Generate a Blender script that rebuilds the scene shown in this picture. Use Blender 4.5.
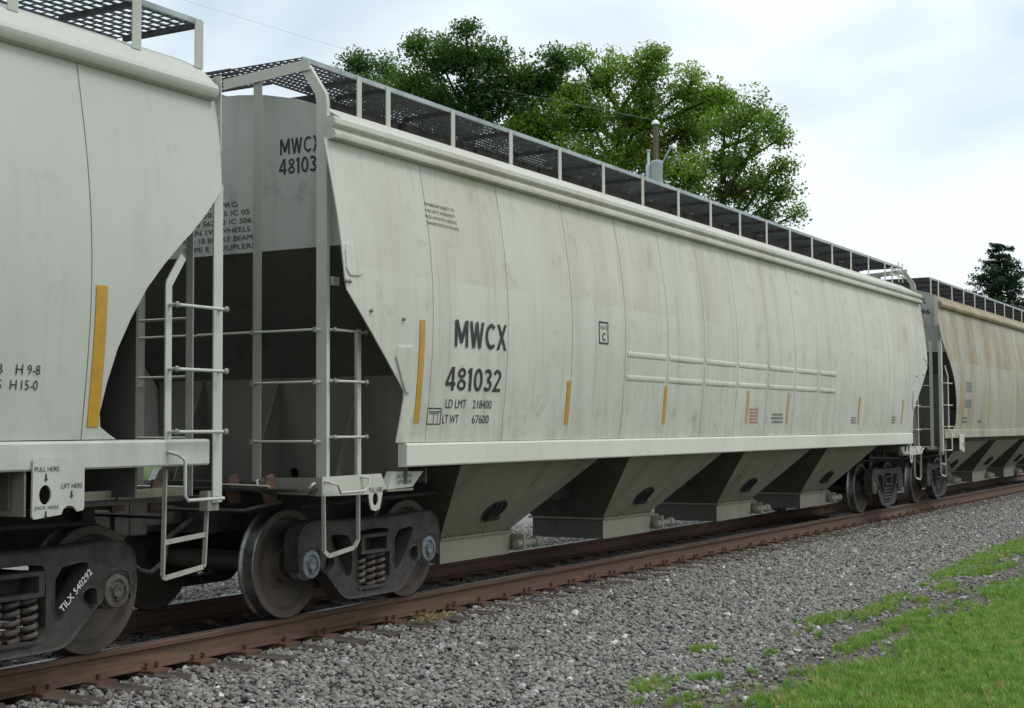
import bpy, bmesh, math, random
import numpy as np
from mathutils import Vector, Matrix
random.seed(7); rng = np.random.default_rng(7)
for o in list(bpy.data.objects): bpy.data.objects.remove(o)
SC = bpy.context.scene; COL = SC.collection
PI = math.pi

# ------------------------------------------------------------------ camera
yaw, pit, rol = 0.5214117, 0.0515449, -0.0058103
F = Vector((math.cos(pit)*math.cos(yaw), math.cos(pit)*math.sin(yaw), math.sin(pit)))
Rr = F.cross(Vector((0, 0, 1))).normalized(); Uu = Rr.cross(F)
R2 = Rr*math.cos(rol) + Uu*math.sin(rol); U2 = -Rr*math.sin(rol) + Uu*math.cos(rol)
cd = bpy.data.cameras.new('camera'); cam = bpy.data.objects.new('camera', cd); COL.objects.link(cam)
cd.sensor_width = 36; cd.lens = 1451.03*36/1024; cd.clip_start = .05; cd.clip_end = 3000
m = Matrix.Identity(4)
for i, v in enumerate((R2, U2, -F)):
    for k in range(3): m[k][i] = v[k]
m.translation = (-9.67328, -8.56805, 1.57360)
cam.matrix_world = m
SC.camera = cam

# ------------------------------------------------------------------ sky, sun, exposure
SUN_EL, SUN_DIR = 60, Vector((0.30, -0.95, 0))
world = bpy.data.worlds.new('World'); SC.world = world; world.use_nodes = True
nt = world.node_tree; nt.nodes.clear()
def N(nt, t, **kw):
    n = nt.nodes.new(t)
    for k, v in kw.items():
        if k.startswith('i_'):
            key = k[2:]; key = int(key) if key.isdigit() else key.replace('_', ' ')
            n.inputs[key].default_value = v
        else: setattr(n, k, v)
    return n
def ramp(nt, fac, stops, interp='LINEAR'):
    r = nt.nodes.new('ShaderNodeValToRGB'); r.color_ramp.interpolation = interp
    el = r.color_ramp.elements
    while len(el) < len(stops): el.new(.5)
    for e, (p, c) in zip(el, stops):
        e.position = p; e.color = (c, c, c, 1) if isinstance(c, (int, float)) else (*c, 1)
    nt.links.new(fac, r.inputs[0]); return r.outputs[0]
def mixc(nt, f, a, b, mode='MIX'):
    n = nt.nodes.new('ShaderNodeMix'); n.data_type = 'RGBA'; n.blend_type = mode
    for s, v in ((n.inputs['Factor'], f), (n.inputs[6], a), (n.inputs[7], b)):
        if hasattr(v, 'is_linked'): nt.links.new(v, s)
        elif isinstance(v, (int, float)): s.default_value = v
        else: s.default_value = (*v, 1)
    return n.outputs[2]
def vmath(nt, op, a, b=None):
    n = nt.nodes.new('ShaderNodeMath'); n.operation = op
    for s, v in ((n.inputs[0], a), (n.inputs[1], b)):
        if v is None: continue
        if hasattr(v, 'is_linked'): nt.links.new(v, s)
        else: s.default_value = v
    return n.outputs[0]
sky = N(nt, 'ShaderNodeTexSky', sky_type='NISHITA', sun_disc=False)
sky.sun_elevation = math.radians(SUN_EL); sky.sun_rotation = math.atan2(SUN_DIR.x, SUN_DIR.y)
tc = N(nt, 'ShaderNodeTexCoord')
mp = N(nt, 'ShaderNodeMapping'); mp.inputs['Scale'].default_value = (1.0, 1.0, 2.6); mp.inputs['Location'].default_value = (0.35, 0.1, 0.0)
nt.links.new(tc.outputs['Generated'], mp.inputs[0])
nz = N(nt, 'ShaderNodeTexNoise', i_Scale=2.3, i_Detail=6.0, i_Roughness=.52, i_Distortion=.5); nt.links.new(mp.outputs[0], nz.inputs['Vector'])
nz2 = N(nt, 'ShaderNodeTexNoise', i_Scale=1.7, i_Detail=4.0, i_Roughness=.5); nt.links.new(mp.outputs[0], nz2.inputs['Vector'])
skyc = mixc(nt, 1.0, sky.outputs[0], (.175, .160, .140), 'MULTIPLY')
cover = ramp(nt, nz.outputs[0], [(.34, .40), (.52, 1.0)])
shade = ramp(nt, nz2.outputs[0], [(.22, (.62, .75, .85)), (.40, (.86, .935, .965))])
clouded = mixc(nt, cover, skyc, shade)
bg = N(nt, 'ShaderNodeBackground', i_Strength=1.0); nt.links.new(clouded, bg.inputs[0])
wo = N(nt, 'ShaderNodeOutputWorld'); nt.links.new(bg.outputs[0], wo.inputs[0])
sd = bpy.data.lights.new('sun', 'SUN'); sd.energy = 1.5; sd.angle = math.radians(22); sd.color = (1, .965, .90)
sun = bpy.data.objects.new('sun', sd); COL.objects.link(sun)
sv = SUN_DIR.normalized()*math.cos(math.radians(SUN_EL)) + Vector((0, 0, math.sin(math.radians(SUN_EL))))
sun.rotation_euler = sv.to_track_quat('Z', 'Y').to_euler()
SC.view_settings.view_transform = 'Standard'; SC.view_settings.look = 'None'
SC.view_settings.exposure = 0.2; SC.view_settings.gamma = 1.0; SC.view_settings.use_curve_mapping = False
SC.render.engine = 'CYCLES'
SC.render.resolution_x, SC.render.resolution_y = 1024, 708

# ------------------------------------------------------------------ materials
MATS = {}
def mat(name, rough=.7, metal=0.0):
    m = bpy.data.materials.new(name); m.use_nodes = True; MATS[name] = m
    b = m.node_tree.nodes['Principled BSDF']; b.inputs['Roughness'].default_value = rough; b.inputs['Metallic'].default_value = metal
    b.inputs['Specular IOR Level'].default_value = .35
    return m, m.node_tree, b
def noise(nt, vec, scale, detail=4., rough=.55, stretch=None, loc=None, dist=0.):
    if stretch or loc:
        mpn = nt.nodes.new('ShaderNodeMapping')
        if stretch: mpn.inputs['Scale'].default_value = stretch
        if loc: mpn.inputs['Location'].default_value = loc
        nt.links.new(vec, mpn.inputs[0]); vec = mpn.outputs[0]
    n = nt.nodes.new('ShaderNodeTexNoise'); n.inputs['Scale'].default_value = scale; n.inputs['Detail'].default_value = detail
    n.inputs['Roughness'].default_value = rough; n.inputs['Distortion'].default_value = dist; nt.links.new(vec, n.inputs['Vector'])
    return n.outputs[0]
def bump(nt, b, h, strength=.3, dist=.02):
    n = nt.nodes.new('ShaderNodeBump'); n.inputs['Strength'].default_value = strength; n.inputs['Distance'].default_value = dist
    nt.links.new(h, n.inputs['Height']); nt.links.new(n.outputs[0], b.inputs['Normal'])
def paint(name, base, streak=(.30, .27, .21), streak_amt=.5, grime=(.20, .19, .16), grime_amt=.5, rust=0., rust_lo=.5, rough=.55, loc=(0, 0, 0), band=0., bandcol=None, splash=0.):
    m, nt, b = mat(name, rough); tc = nt.nodes.new('ShaderNodeTexCoord').outputs['Object']
    c = mixc(nt, ramp(nt, noise(nt, tc, .55, 3, .5, None, loc), [(.35, 0), (.7, 1)]), base, tuple(v*.90 for v in base))
    st = ramp(nt, noise(nt, tc, 1.0, 5, .6, (2.6, .6, .10), loc), [(.50, 0), (.74, 1)])
    c = mixc(nt, vmath(nt, 'MULTIPLY', st, streak_amt), c, streak)
    if band:
        sz = nt.nodes.new('ShaderNodeSeparateXYZ'); nt.links.new(tc, sz.inputs[0])
        hi = ramp(nt, vmath(nt, 'SUBTRACT', sz.outputs['Z'], 2.42), [(.485, 0), (.50, 1)])
        hi = vmath(nt, 'MULTIPLY', hi, ramp(nt, noise(nt, tc, 1.0, 4, .6, (.75, .5, .32), (6, 6, 6)), [(.42, 0), (.70, band)])); c = mixc(nt, hi, c, bandcol or tuple(.72*v for v in streak))
    fine = ramp(nt, noise(nt, tc, 1.0, 4, .6, (17., 6., .55), loc), [(.54, 0), (.80, 1)])
    c = mixc(nt, vmath(nt, 'MULTIPLY', fine, grime_amt*.55), c, grime)
    blot = ramp(nt, noise(nt, tc, 3.2, 6, .66, None, loc), [(.58, 0), (.80, 1)])
    c = mixc(nt, vmath(nt, 'MULTIPLY', blot, grime_amt), c, grime)
    if splash:
        sz2 = nt.nodes.new('ShaderNodeSeparateXYZ'); nt.links.new(tc, sz2.inputs[0])
        lowz = ramp(nt, vmath(nt, 'MULTIPLY', vmath(nt, 'SUBTRACT', sz2.outputs['Z'], 1.4), .8), [(0, splash), (1, 0)])
        sp_ = vmath(nt, 'MULTIPLY', lowz, ramp(nt, noise(nt, tc, 1.0, 6, .7, (4.5, 2, 1.6), (9, 1, 2)), [(.46, 0), (.72, 1)])); c = mixc(nt, sp_, c, grime)
    spk = ramp(nt, noise(nt, tc, 42., 2, .5), [(.70, 0), (.76, 1)])
    gate = ramp(nt, noise(nt, tc, 1.4, 3, .5, None, (4, 2, 1)), [(.52, 0), (.62, 1)])
    c = mixc(nt, vmath(nt, 'MULTIPLY', vmath(nt, 'MULTIPLY', spk, gate), grime_amt), c, (.06, .055, .05))
    if rust:
        r1 = ramp(nt, noise(nt, tc, 1.0, 6, .65, (1.5, .5, .30), (3, 1, 5)), [(rust_lo-.04, 0), (rust_lo+.14, 1)])
        c = mixc(nt, vmath(nt, 'MULTIPLY', r1, rust), c, (.225, .15, .065))
    nt.links.new(c, b.inputs['Base Color'])
    rr = ramp(nt, noise(nt, tc, 5, 3), [(.3, rough-.08), (.7, rough+.12)]); nt.links.new(rr, b.inputs['Roughness'])
    bump(nt, b, noise(nt, tc, 1.1, 3, .5, (1, 1, .7)), .34, .05)
    return m
BASE = (.54, .538, .488)
paint('car_paint', BASE, streak=(.36, .325, .25), streak_amt=.50, grime=(.17, .16, .135), grime_amt=.65, band=.5, bandcol=(.37, .32, .235), splash=.5)
paint('car_paint_clean', (.475, .485, .445), streak=(.37, .365, .32), streak_amt=.3, grime_amt=.25, loc=(7, 3, 1), splash=.35)
paint('car_paint_rusty', (.37, .36, .315), streak=(.30, .25, .18), streak_amt=.6, grime_amt=.5, rust=.7, rust_lo=.50, loc=(2, 8, 4), band=.85, bandcol=(.215, .135, .052), splash=.5)
paint('rusty_edge_paint', (.29, .25, .175), streak=(.19, .135, .075), streak_amt=.8, grime_amt=.5, rust=.8, rust_lo=.46, loc=(5, 8, 4))
paint('sill_paint', (.60, .595, .54), streak=(.42, .40, .33), streak_amt=.25, grime_amt=.3, loc=(3, 3, 1))
paint('trim_paint', (.50, .50, .45), streak_amt=.3, grime_amt=.35)
paint('end_paint', (.44, .45, .41), streak=(.30, .29, .26), streak_amt=.6, grime=(.10, .10, .09), grime_amt=.6)
paint('hopper_paint', (.27, .25, .195), streak=(.13, .118, .09), streak_amt=.75, grime=(.055, .05, .04), grime_amt=.9, rough=.75)  # grimy hopper sheets, base also darkened for the shade under the car
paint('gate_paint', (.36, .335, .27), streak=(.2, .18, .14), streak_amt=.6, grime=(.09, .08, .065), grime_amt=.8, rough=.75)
paint('step_paint', (.36, .355, .31), streak_amt=.5, grime=(.12, .11, .09), grime_amt=.8)
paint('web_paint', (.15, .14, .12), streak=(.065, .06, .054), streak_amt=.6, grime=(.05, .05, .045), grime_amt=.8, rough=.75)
paint('shaded_paint', (.10, .096, .085), streak=(.07, .066, .06), streak_amt=.7, grime=(.03, .03, .027), grime_amt=.9, rough=.8)  # dark copy of the paint, shade of undersides and end slopes in its colour
paint('dirty_trim', (.25, .24, .20), streak=(.11, .10, .085), streak_amt=.7, grime=(.04, .038, .032), grime_amt=.9, rough=.8)
def simple(name, col, col2=None, scale=9., rough=.75, metal=0., bstr=.25, stretch=None, lo=.4, hi=.65, bscale=None, bdist=.01):
    m, nt, b = mat(name, rough, metal); tc = nt.nodes.new('ShaderNodeTexCoord').outputs['Object']
    col2 = col2 or tuple(v*.6 for v in col); n = noise(nt, tc, scale, 6, .65, stretch)
    nt.links.new(mixc(nt, ramp(nt, n, [(lo, 0), (hi, 1)]), col, col2), b.inputs['Base Color'])
    if bstr: bump(nt, b, noise(nt, tc, bscale or scale*4, 4, .6), bstr, bdist)
    return m
simple('truck_iron', (.058, .052, .048), (.028, .025, .023), 7, .78, bdist=.006)
simple('spring_iron', (.10, .083, .074), (.045, .038, .034), 12, .7)
simple('under_iron', (.045, .042, .040), (.018, .017, .016), 5, .85)
simple('wheel_plate', (.055, .045, .039), (.095, .074, .06), 2.5, .72, bdist=.004)
simple('wheel_tread', (.30, .30, .30), (.11, .10, .10), 6, .42, .9, .1)
simple('cap_blue', (.17, .195, .215), (.09, .09, .09), 14, .55)
simple('cap_brown', (.13, .115, .10), (.06, .05, .045), 14, .7)
simple('bolt_steel', (.30, .29, .27), None, 20, .55, .3)
simple('grating_steel', (.06, .062, .066), (.035, .035, .036), 8, .7, .2)
simple('galvanized', (.40, .44, .46), (.27, .30, .32), 3, .5, .3, .1)
simple('rail_rust', (.125, .071, .048), (.074, .046, .035), 6, .8, 0, .4, (.5, 6, 6), bscale=60, bdist=.004)
simple('rail_head', (.33, .31, .30), (.17, .13, .11), 5, .38, .7, .1, (.3, 6, 6))
simple('plate_rust', (.12, .062, .042), (.08, .042, .03), 10, .85)
simple('tie_wood', (.105, .085, .068), (.045, .036, .030), 4, .9, 0, .8, (1, .25, 1), bscale=30, bdist=.012)
simple('reflector_yellow', (.50, .27, .03), (.40, .22, .035), 7, .42, 0, 0)
simple('reflector_faded', (.50, .31, .10), (.44, .30, .14), 7, .5, 0, 0)
simple('letter_black', (.016, .016, .017), (.05, .05, .048), 22, .55, 0, 0)
simple('letter_grey', (.14, .14, .135), (.22, .22, .21), 60, .6, 0, 0)
simple('letter_red', (.46, .14, .10), (.50, .25, .2), 60, .6, 0, 0)
simple('letter_white', (.72, .72, .70), (.55, .55, .53), 40, .6, 0, 0)
simple('pole_wood', (.15, .125, .105), (.09, .075, .065), 3, .9, 0, .5, (6, 6, .4))
simple('porcelain', (.8, .8, .8), (.7, .7, .7), 5, .3, 0, 0)
simple('can_grey', (.48, .53, .57), (.40, .45, .49), 3, .4, 0, 0)
simple('bark', (.085, .068, .052), (.045, .036, .028), 4, .9, 0, .6, (3, 3, .5))
simple('straw', (.36, .25, .11), (.22, .15, .07), 30, .9, 0, 0)
def leafmat(name, a, b_, c):
    m, nt, b = mat(name, .6); g = nt.nodes.new('ShaderNodeTexCoord').outputs['Object']
    at = nt.nodes.new('ShaderNodeAttribute'); at.attribute_name = 'tint'
    col = ramp(nt, at.outputs['Fac'], [(0., a), (.55, b_), (1., c)])
    nt.links.new(col, b.inputs['Base Color'])
    tr = nt.nodes.new('ShaderNodeBsdfTranslucent'); nt.links.new(mixc(nt, 1., col, (1.0, 1.25, .45), 'MULTIPLY'), tr.inputs[0])
    mx = nt.nodes.new('ShaderNodeMixShader'); mx.inputs[0].default_value = .45
    nt.links.new(b.outputs[0], mx.inputs[1]); nt.links.new(tr.outputs[0], mx.inputs[2])
    nt.links.new(mx.outputs[0], nt.nodes['Material Output'].inputs[0])
leafmat('leaf_light', (.085, .14, .02), (.19, .275, .045), (.33, .42, .095))
leafmat('leaf_mid', (.075, .125, .024), (.155, .235, .045), (.27, .355, .085))
leafmat('leaf_dark', (.036, .075, .02), (.075, .14, .034), (.135, .215, .055))
leafmat('needle', (.014, .034, .024), (.028, .056, .036), (.055, .09, .05))
def instmat(name, stops, rough=.85, bs=.3, scale=40, translucent=False):
    m, nt, b = mat(name, rough); oi = nt.nodes.new('ShaderNodeObjectInfo').outputs['Random']
    tc = nt.nodes.new('ShaderNodeTexCoord').outputs['Object']
    c = ramp(nt, oi, stops)
    c = mixc(nt, ramp(nt, noise(nt, tc, scale, 4), [(.35, 0), (.7, .35)]), c, (.05, .048, .045))
    nt.links.new(c, b.inputs['Base Color'])
    if translucent:
        tr = nt.nodes.new('ShaderNodeBsdfTranslucent'); nt.links.new(c, tr.inputs[0])
        mx = nt.nodes.new('ShaderNodeMixShader'); mx.inputs[0].default_value = .35
        nt.links.new(b.outputs[0], mx.inputs[1]); nt.links.new(tr.outputs[0], mx.inputs[2])
        nt.links.new(mx.outputs[0], nt.nodes['Material Output'].inputs[0])
    return m
instmat('stone', [(0, (.14, .133, .126)), (.25, (.25, .24, .228)), (.5, (.18, .172, .163)), (.7, (.30, .288, .272)), (.84, (.21, .20, .182)), (.89, (.26, .232, .192)), (.92, (.31, .30, .29)), (.965, (.38, .37, .36)), (.985, (.54, .53, .52)), (1, (.68, .67, .66))])
instmat('stone_oily_shaded', [(0, (.05, .047, .044)), (.5, (.09, .085, .08)), (.9, (.14, .133, .125)), (.97, (.22, .21, .20)), (1, (.40, .39, .38))])  # stones between the rails: oil stain plus under-car shade in the colour
instmat('grass_blade', [(0, (.14, .27, .034)), (.4, (.20, .38, .052)), (.72, (.27, .46, .075)), (.90, (.35, .48, .10)), (.955, (.46, .44, .18)), (1, (.52, .44, .24))], .6, translucent=True)
# ground material: gravel bed by the track, dirt strip, grass, a road behind
m, nt, b = mat('ground_mix', .95)
tco = nt.nodes.new('ShaderNodeTexCoord').outputs['Object']
sx = nt.nodes.new('ShaderNodeSeparateXYZ'); nt.links.new(tco, sx.inputs[0]); Y = sx.outputs['Y']
grav = mixc(nt, ramp(nt, noise(nt, tco, 26, 5, .7), [(.35, 0), (.68, 1)]), (.065, .062, .058), (.20, .195, .19))
dirt = mixc(nt, ramp(nt, noise(nt, tco, 7, 8, .75), [(.35, 0), (.7, 1)]), (.055, .049, .042), (.17, .155, .135))
gras = mixc(nt, ramp(nt, noise(nt, tco, 3, 6, .7), [(.3, 0), (.7, 1)]), (.045, .085, .016), (.085, .14, .03))
road = mixc(nt, ramp(nt, noise(nt, tco, 5, 6, .7), [(.3, 0), (.7, 1)]), (.16, .165, .17), (.23, .235, .24))
wob = vmath(nt, 'ADD', Y, vmath(nt, 'MULTIPLY', vmath(nt, 'SUBTRACT', noise(nt, tco, 1.3, 5, .6), .5), 1.6))
def step(v, a, w): return ramp(nt, vmath(nt, 'ADD', vmath(nt, 'DIVIDE', vmath(nt, 'SUBTRACT', v, a), w), .5), [(0, 0), (1, 1)])
c = mixc(nt, step(wob, -4.25, .7), dirt, grav)
c = mixc(nt, step(wob, -5.15, .5), gras, c)
c = mixc(nt, step(wob, 6.2, .6), c, road)
c = mixc(nt, step(wob, 13., 1.), c, gras)
nt.links.new(c, b.inputs['Base Color']); bump(nt, b, noise(nt, tco, 22, 6, .7), .8, .03)
MATS['ground_mix'] = m
M = MATS

# ------------------------------------------------------------------ mesh helpers
class MB:
    def __init__(s): s.v = []; s.f = []
    def add(s, vs, fs):
        o = len(s.v); s.v += [tuple(p) for p in vs]; s.f += [tuple(i+o for i in f) for f in fs]; return s
    def box(s, x0, x1, y0, y1, z0, z1):
        return s.add([(x, y, z) for x in (x0, x1) for y in (y0, y1) for z in (z0, z1)],
                     [(0, 1, 3, 2), (4, 6, 7, 5), (0, 4, 5, 1), (2, 3, 7, 6), (0, 2, 6, 4), (1, 5, 7, 3)])
    def bar(s, p, q, w, h, up=(0, 0, 1)):
        p, q = Vector(p), Vector(q); d = (q-p).normalized(); a = d.cross(Vector(up))
        if a.length < 1e-4: a = d.cross(Vector((1, 0, 0)))
        a.normalize(); b_ = a.cross(d)
        return s.add([o + a*(i*w/2) + b_*(j*h/2) for o in (p, q) for i, j in ((-1, -1), (1, -1), (1, 1), (-1, 1))],
                     [(0, 1, 2, 3), (7, 6, 5, 4), (0, 4, 5, 1), (1, 5, 6, 2), (2, 6, 7, 3), (3, 7, 4, 0)])
    def tube(s, path, r, n=8, caps=True):
        path = [Vector(p) for p in path]; rs = r if isinstance(r, (list, tuple)) else [r]*len(path)
        vs = []; ref = None
        for i, p in enumerate(path):
            d = (path[min(i+1, len(path)-1)] - path[max(i-1, 0)]).normalized()
            if ref is None: ref = d.orthogonal().normalized()
            a = (ref - d*ref.dot(d)).normalized(); ref = a; b_ = d.cross(a)
            vs += [p + (a*math.cos(t) + b_*math.sin(t))*rs[i] for t in [2*PI*k/n for k in range(n)]]
        fs = [(i*n+k, i*n+(k+1) % n, (i+1)*n+(k+1) % n, (i+1)*n+k) for i in range(len(path)-1) for k in range(n)]
        if caps: fs += [tuple(range(n))[::-1], tuple((len(path)-1)*n+k for k in range(n))]
        return s.add(vs, fs)
    def lathe(s, prof, c=(0, 0, 0), axis='y', n=32, sgn=1):
        # prof: (radius, t) along axis
        vs = []
        for r, t in prof:
            for k in range(n):
                a = 2*PI*k/n; u, v = r*math.cos(a), r*math.sin(a)
                vs.append((c[0]+u, c[1]+sgn*t, c[2]+v) if axis == 'y' else (c[0]+u, c[1]+v, c[2]+t) if axis == 'z' else (c[0]+sgn*t, c[1]+u, c[2]+v))
        L = len(prof)
        fs = [(i*n+k, i*n+(k+1) % n, (i+1)*n+(k+1) % n, (i+1)*n+k) for i in range(L-1) for k in range(n)]
        fs += [tuple(range(n)), tuple((L-1)*n+k for k in range(n))]
        return s.add(vs, fs)
    def prism(s, poly, a0, a1, plane='xz'):
        n = len(poly)
        P = {'xz': lambda u, v, w: (u, w, v), 'yz': lambda u, v, w: (w, u, v), 'xy': lambda u, v, w: (u, v, w)}[plane]
        return s.add([P(u, v, a0) for u, v in poly] + [P(u, v, a1) for u, v in poly],
                     [tuple(range(n)), tuple(range(n, 2*n))] + [(i, (i+1) % n, n+(i+1) % n, n+i) for i in range(n)])
    def plate(s, outer, holes, a0, a1, plane='xz'):
        bm = bmesh.new()
        for loop in [outer] + holes:
            vs = [bm.verts.new((u, v, 0)) for u, v in loop]
            for i in range(len(vs)): bm.edges.new((vs[i], vs[(i+1) % len(vs)]))
        bmesh.ops.triangle_fill(bm, use_beauty=True, use_dissolve=False, edges=bm.edges[:])
        bm.verts.index_update(); tri = [tuple(v.index for v in f.verts) for f in bm.faces]; pts = [(v.co.x, v.co.y) for v in bm.verts]; bm.free()
        P = {'xz': lambda u, v, w: (u, w, v), 'yz': lambda u, v, w: (w, u, v), 'xy': lambda u, v, w: (u, v, w)}[plane]
        n = len(pts); s.add([P(u, v, a0) for u, v in pts] + [P(u, v, a1) for u, v in pts], tri + [tuple(i+n for i in t) for t in tri])
        for loop in [outer] + holes:
            k = len(loop); s.add([P(u, v, a0) for u, v in loop] + [P(u, v, a1) for u, v in loop], [(i, (i+1) % k, k+(i+1) % k, k+i) for i in range(k)])
        return s
    def mirror(s, fn): s.v = [fn(p) for p in s.v]; return s
    def build(s, name, mt, parent=None, smooth=None, bevel=0, recalc=True, kind=None, label=None):
        me = bpy.data.meshes.new(name); me.from_pydata(s.v, [], s.f)
        if recalc or bevel:
            bm = bmesh.new(); bm.from_mesh(me); bmesh.ops.remove_doubles(bm, verts=bm.verts[:], dist=1e-5)
            bmesh.ops.recalc_face_normals(bm, faces=bm.faces[:])
            if bevel:
                es = [e for e in bm.edges if len(e.link_faces) == 2 and e.calc_face_angle(0) > .5]
                bmesh.ops.bevel(bm, geom=es, offset=bevel, segments=2, affect='EDGES', profile=.6, clamp_overlap=True)
            bm.to_mesh(me); bm.free()
        if smooth is not None:
            me.shade_smooth()
            bm = bmesh.new(); bm.from_mesh(me); lim = math.radians(smooth)
            for e in bm.edges: e.smooth = len(e.link_faces) == 2 and e.calc_face_angle(9) < lim
            bm.to_mesh(me); bm.free()
        me.materials.append(M[mt]); return obj(name, me, parent, kind, label)
def obj(name, me, parent=None, kind=None, label=None):
    o = bpy.data.objects.new(name, me); COL.objects.link(o); o.parent = parent
    if kind: o['kind'] = kind
    if label: o['label'] = label
    return o
def thing(name, label, cat, loc=(0, 0, 0), rz=0, group=None):
    o = bpy.data.objects.new(name, None); COL.objects.link(o); o.location = loc; o.rotation_euler = (0, 0, rz)
    o.empty_display_size = .2; o['label'] = label; o['category'] = cat
    if group: o['group'] = group
    return o
def ellipse(cx, cy, rx, ry, n=16): return [(cx+rx*math.cos(2*PI*k/n), cy+ry*math.sin(2*PI*k/n)) for k in range(n)]
def smoothloop(pts, it=1):
    for _ in range(it):
        q = []
        for i in range(len(pts)):
            a, b_ = pts[i], pts[(i+1) % len(pts)]
            q += [(a[0]*.78+b_[0]*.22, a[1]*.78+b_[1]*.22), (a[0]*.22+b_[0]*.78, a[1]*.22+b_[1]*.78)]
        pts = q
    return pts

def glyphs(body, bold=0.0, align='LEFT', space=1.0, line=1.0):
    cu = bpy.data.curves.new('t', 'FONT'); cu.body = body; cu.size = 1; cu.offset = bold; cu.align_x = align; cu.space_character = space
    cu.space_line = line; cu.resolution_u = 3
    o = bpy.data.objects.new('t', cu); COL.objects.link(o); bpy.context.view_layer.update()
    me = bpy.data.meshes.new_from_object(o.evaluated_get(bpy.context.evaluated_depsgraph_get()))
    bpy.data.objects.remove(o); bpy.data.curves.remove(cu)
    vs = [(v.co.x, v.co.y) for v in me.vertices]; fs = [tuple(p.vertices) for p in me.polygons]; bpy.data.meshes.remove(me)
    xs = [v[0] for v in vs]; ys = [v[1] for v in vs]; x0, x1, y0, y1 = min(xs), max(xs), min(ys), max(ys)
    return [((x-x0)/(x1-x0), (y-y0)/(y1-y0)) for x, y in vs], fs
def ribbon(pts, t, closed=False):
    pts = [Vector(p).to_2d() for p in pts]; n = len(pts); V_ = []
    for i in range(n):
        a = pts[i-1] if (i or closed) else None; c = pts[(i+1) % n] if (i < n-1 or closed) else None
        d1 = (pts[i]-a).normalized() if a is not None else None; d2 = (c-pts[i]).normalized() if c is not None else None
        d1 = d1 or d2; d2 = d2 or d1; n1 = Vector((-d1.y, d1.x)); n2 = Vector((-d2.y, d2.x)); mm = (n1+n2).normalized(); k = t/2/max(.45, mm.dot(n1))
        V_ += [tuple(pts[i]+mm*k), tuple(pts[i]-mm*k)]
    return V_, [(2*i, 2*i+1, 2*((i+1) % n)+1, 2*((i+1) % n)) for i in range(n if closed else n-1)]
def arc(cx, cy, rx, ry, a0, a1, n=14): return [(cx+rx*math.cos(math.radians(a0+(a1-a0)*k/n)), cy+ry*math.sin(math.radians(a0+(a1-a0)*k/n))) for k in range(n+1)]
def tri_fill(outer, holes=[]):
    b_ = MB().plate(outer, holes, 0, 1, 'xy'); n = sum(map(len, [outer]+holes)); return [p[:2] for p in b_.v[:n]], [f for f in b_.f if len(f) == 3 and max(f) < n]
def bold_glyph(ch, t=.148):
    if ch == 'M': return tri_fill([(0, 0), (0, 1), (.20, 1), (.45, .45), (.70, 1), (.90, 1), (.90, 0), (.745, 0), (.745, .64), (.52, .14), (.38, .14), (.155, .64), (.155, 0)]), .90
    if ch == 'W': return tri_fill([(0, 1), (.17, 1), (.30, .34), (.42, 1), (.58, 1), (.70, .34), (.83, 1), (1, 1), (.79, 0), (.62, 0), (.50, .62), (.38, 0), (.21, 0)]), 1.0
    if ch == 'X': return tri_fill([(0, 0), (.27, .51), (.02, 1), (.21, 1), (.375, .68), (.54, 1), (.73, 1), (.48, .51), (.75, 0), (.56, 0), (.375, .34), (.19, 0)]), .75
    if ch == 'C': return ribbon(arc(.42, .5, .33, .42, 48, 312, 22), t), .70
    if ch == '4': return tri_fill([(.40, 0), (.40, .20), (0, .20), (0, .34), (.36, 1), (.56, 1), (.56, .35), (.66, .35), (.66, .20), (.56, .20), (.56, 0)], [[(.16, .35), (.40, .35), (.40, .80)]]), .66
    if ch == '1': return tri_fill([(.10, 0), (.10, .80), (0, .76), (0, .90), (.15, 1), (.27, 1), (.27, 0)]), .32
    if ch == '0': return ribbon(arc(.30, .5, .23, .42, 0, 360, 28)[:-1], t, True), .60
    if ch == '8':
        a, fa = ribbon(arc(.30, .757, .19, .160, 0, 360, 20)[:-1], .13, True); c, fc = ribbon(arc(.30, .260, .225, .182, 0, 360, 22)[:-1], .13, True)
        return (a+c, fa+[tuple(i+len(a) for i in f) for f in fc]), .60
    if ch == '3': return ribbon(arc(.25, .745, .20, .175, 150, -75, 14) + arc(.25, .275, .235, .195, 75, -150, 16), t), .56
    if ch == '2': return ribbon(arc(.27, .715, .21, .205, 165, -25, 14) + [(.06, .08), (.54, .08)], t), .56
def bold_letters(name, body, mapper, mt, parent, gap=.12):
    V_, F_ = [], []; x_ = 0
    for ch in body:
        (v, f), w = bold_glyph(ch); o = len(V_); V_ += [(a+x_, c) for a, c in v]; F_ += [tuple(i+o for i in q) for q in f]; x_ += w+gap
    x_ -= gap; b_ = MB(); b_.add([mapper(a/x_, c) for a, c in V_], F_); return b_.build(name, mt, parent, recalc=False)
def lettering(name, body, mapper, mt, parent, bold=.0, align='LEFT', line=1.0):
    """mapper(u, v) -> 3D point, u and v in 0..1 over the bounding box of the printed words"""
    uv, fs = glyphs(body, bold, align, line=line); b_ = MB(); b_.add([mapper(u, v) for u, v in uv], fs)
    return b_.build(name, mt, parent, recalc=False)

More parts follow.
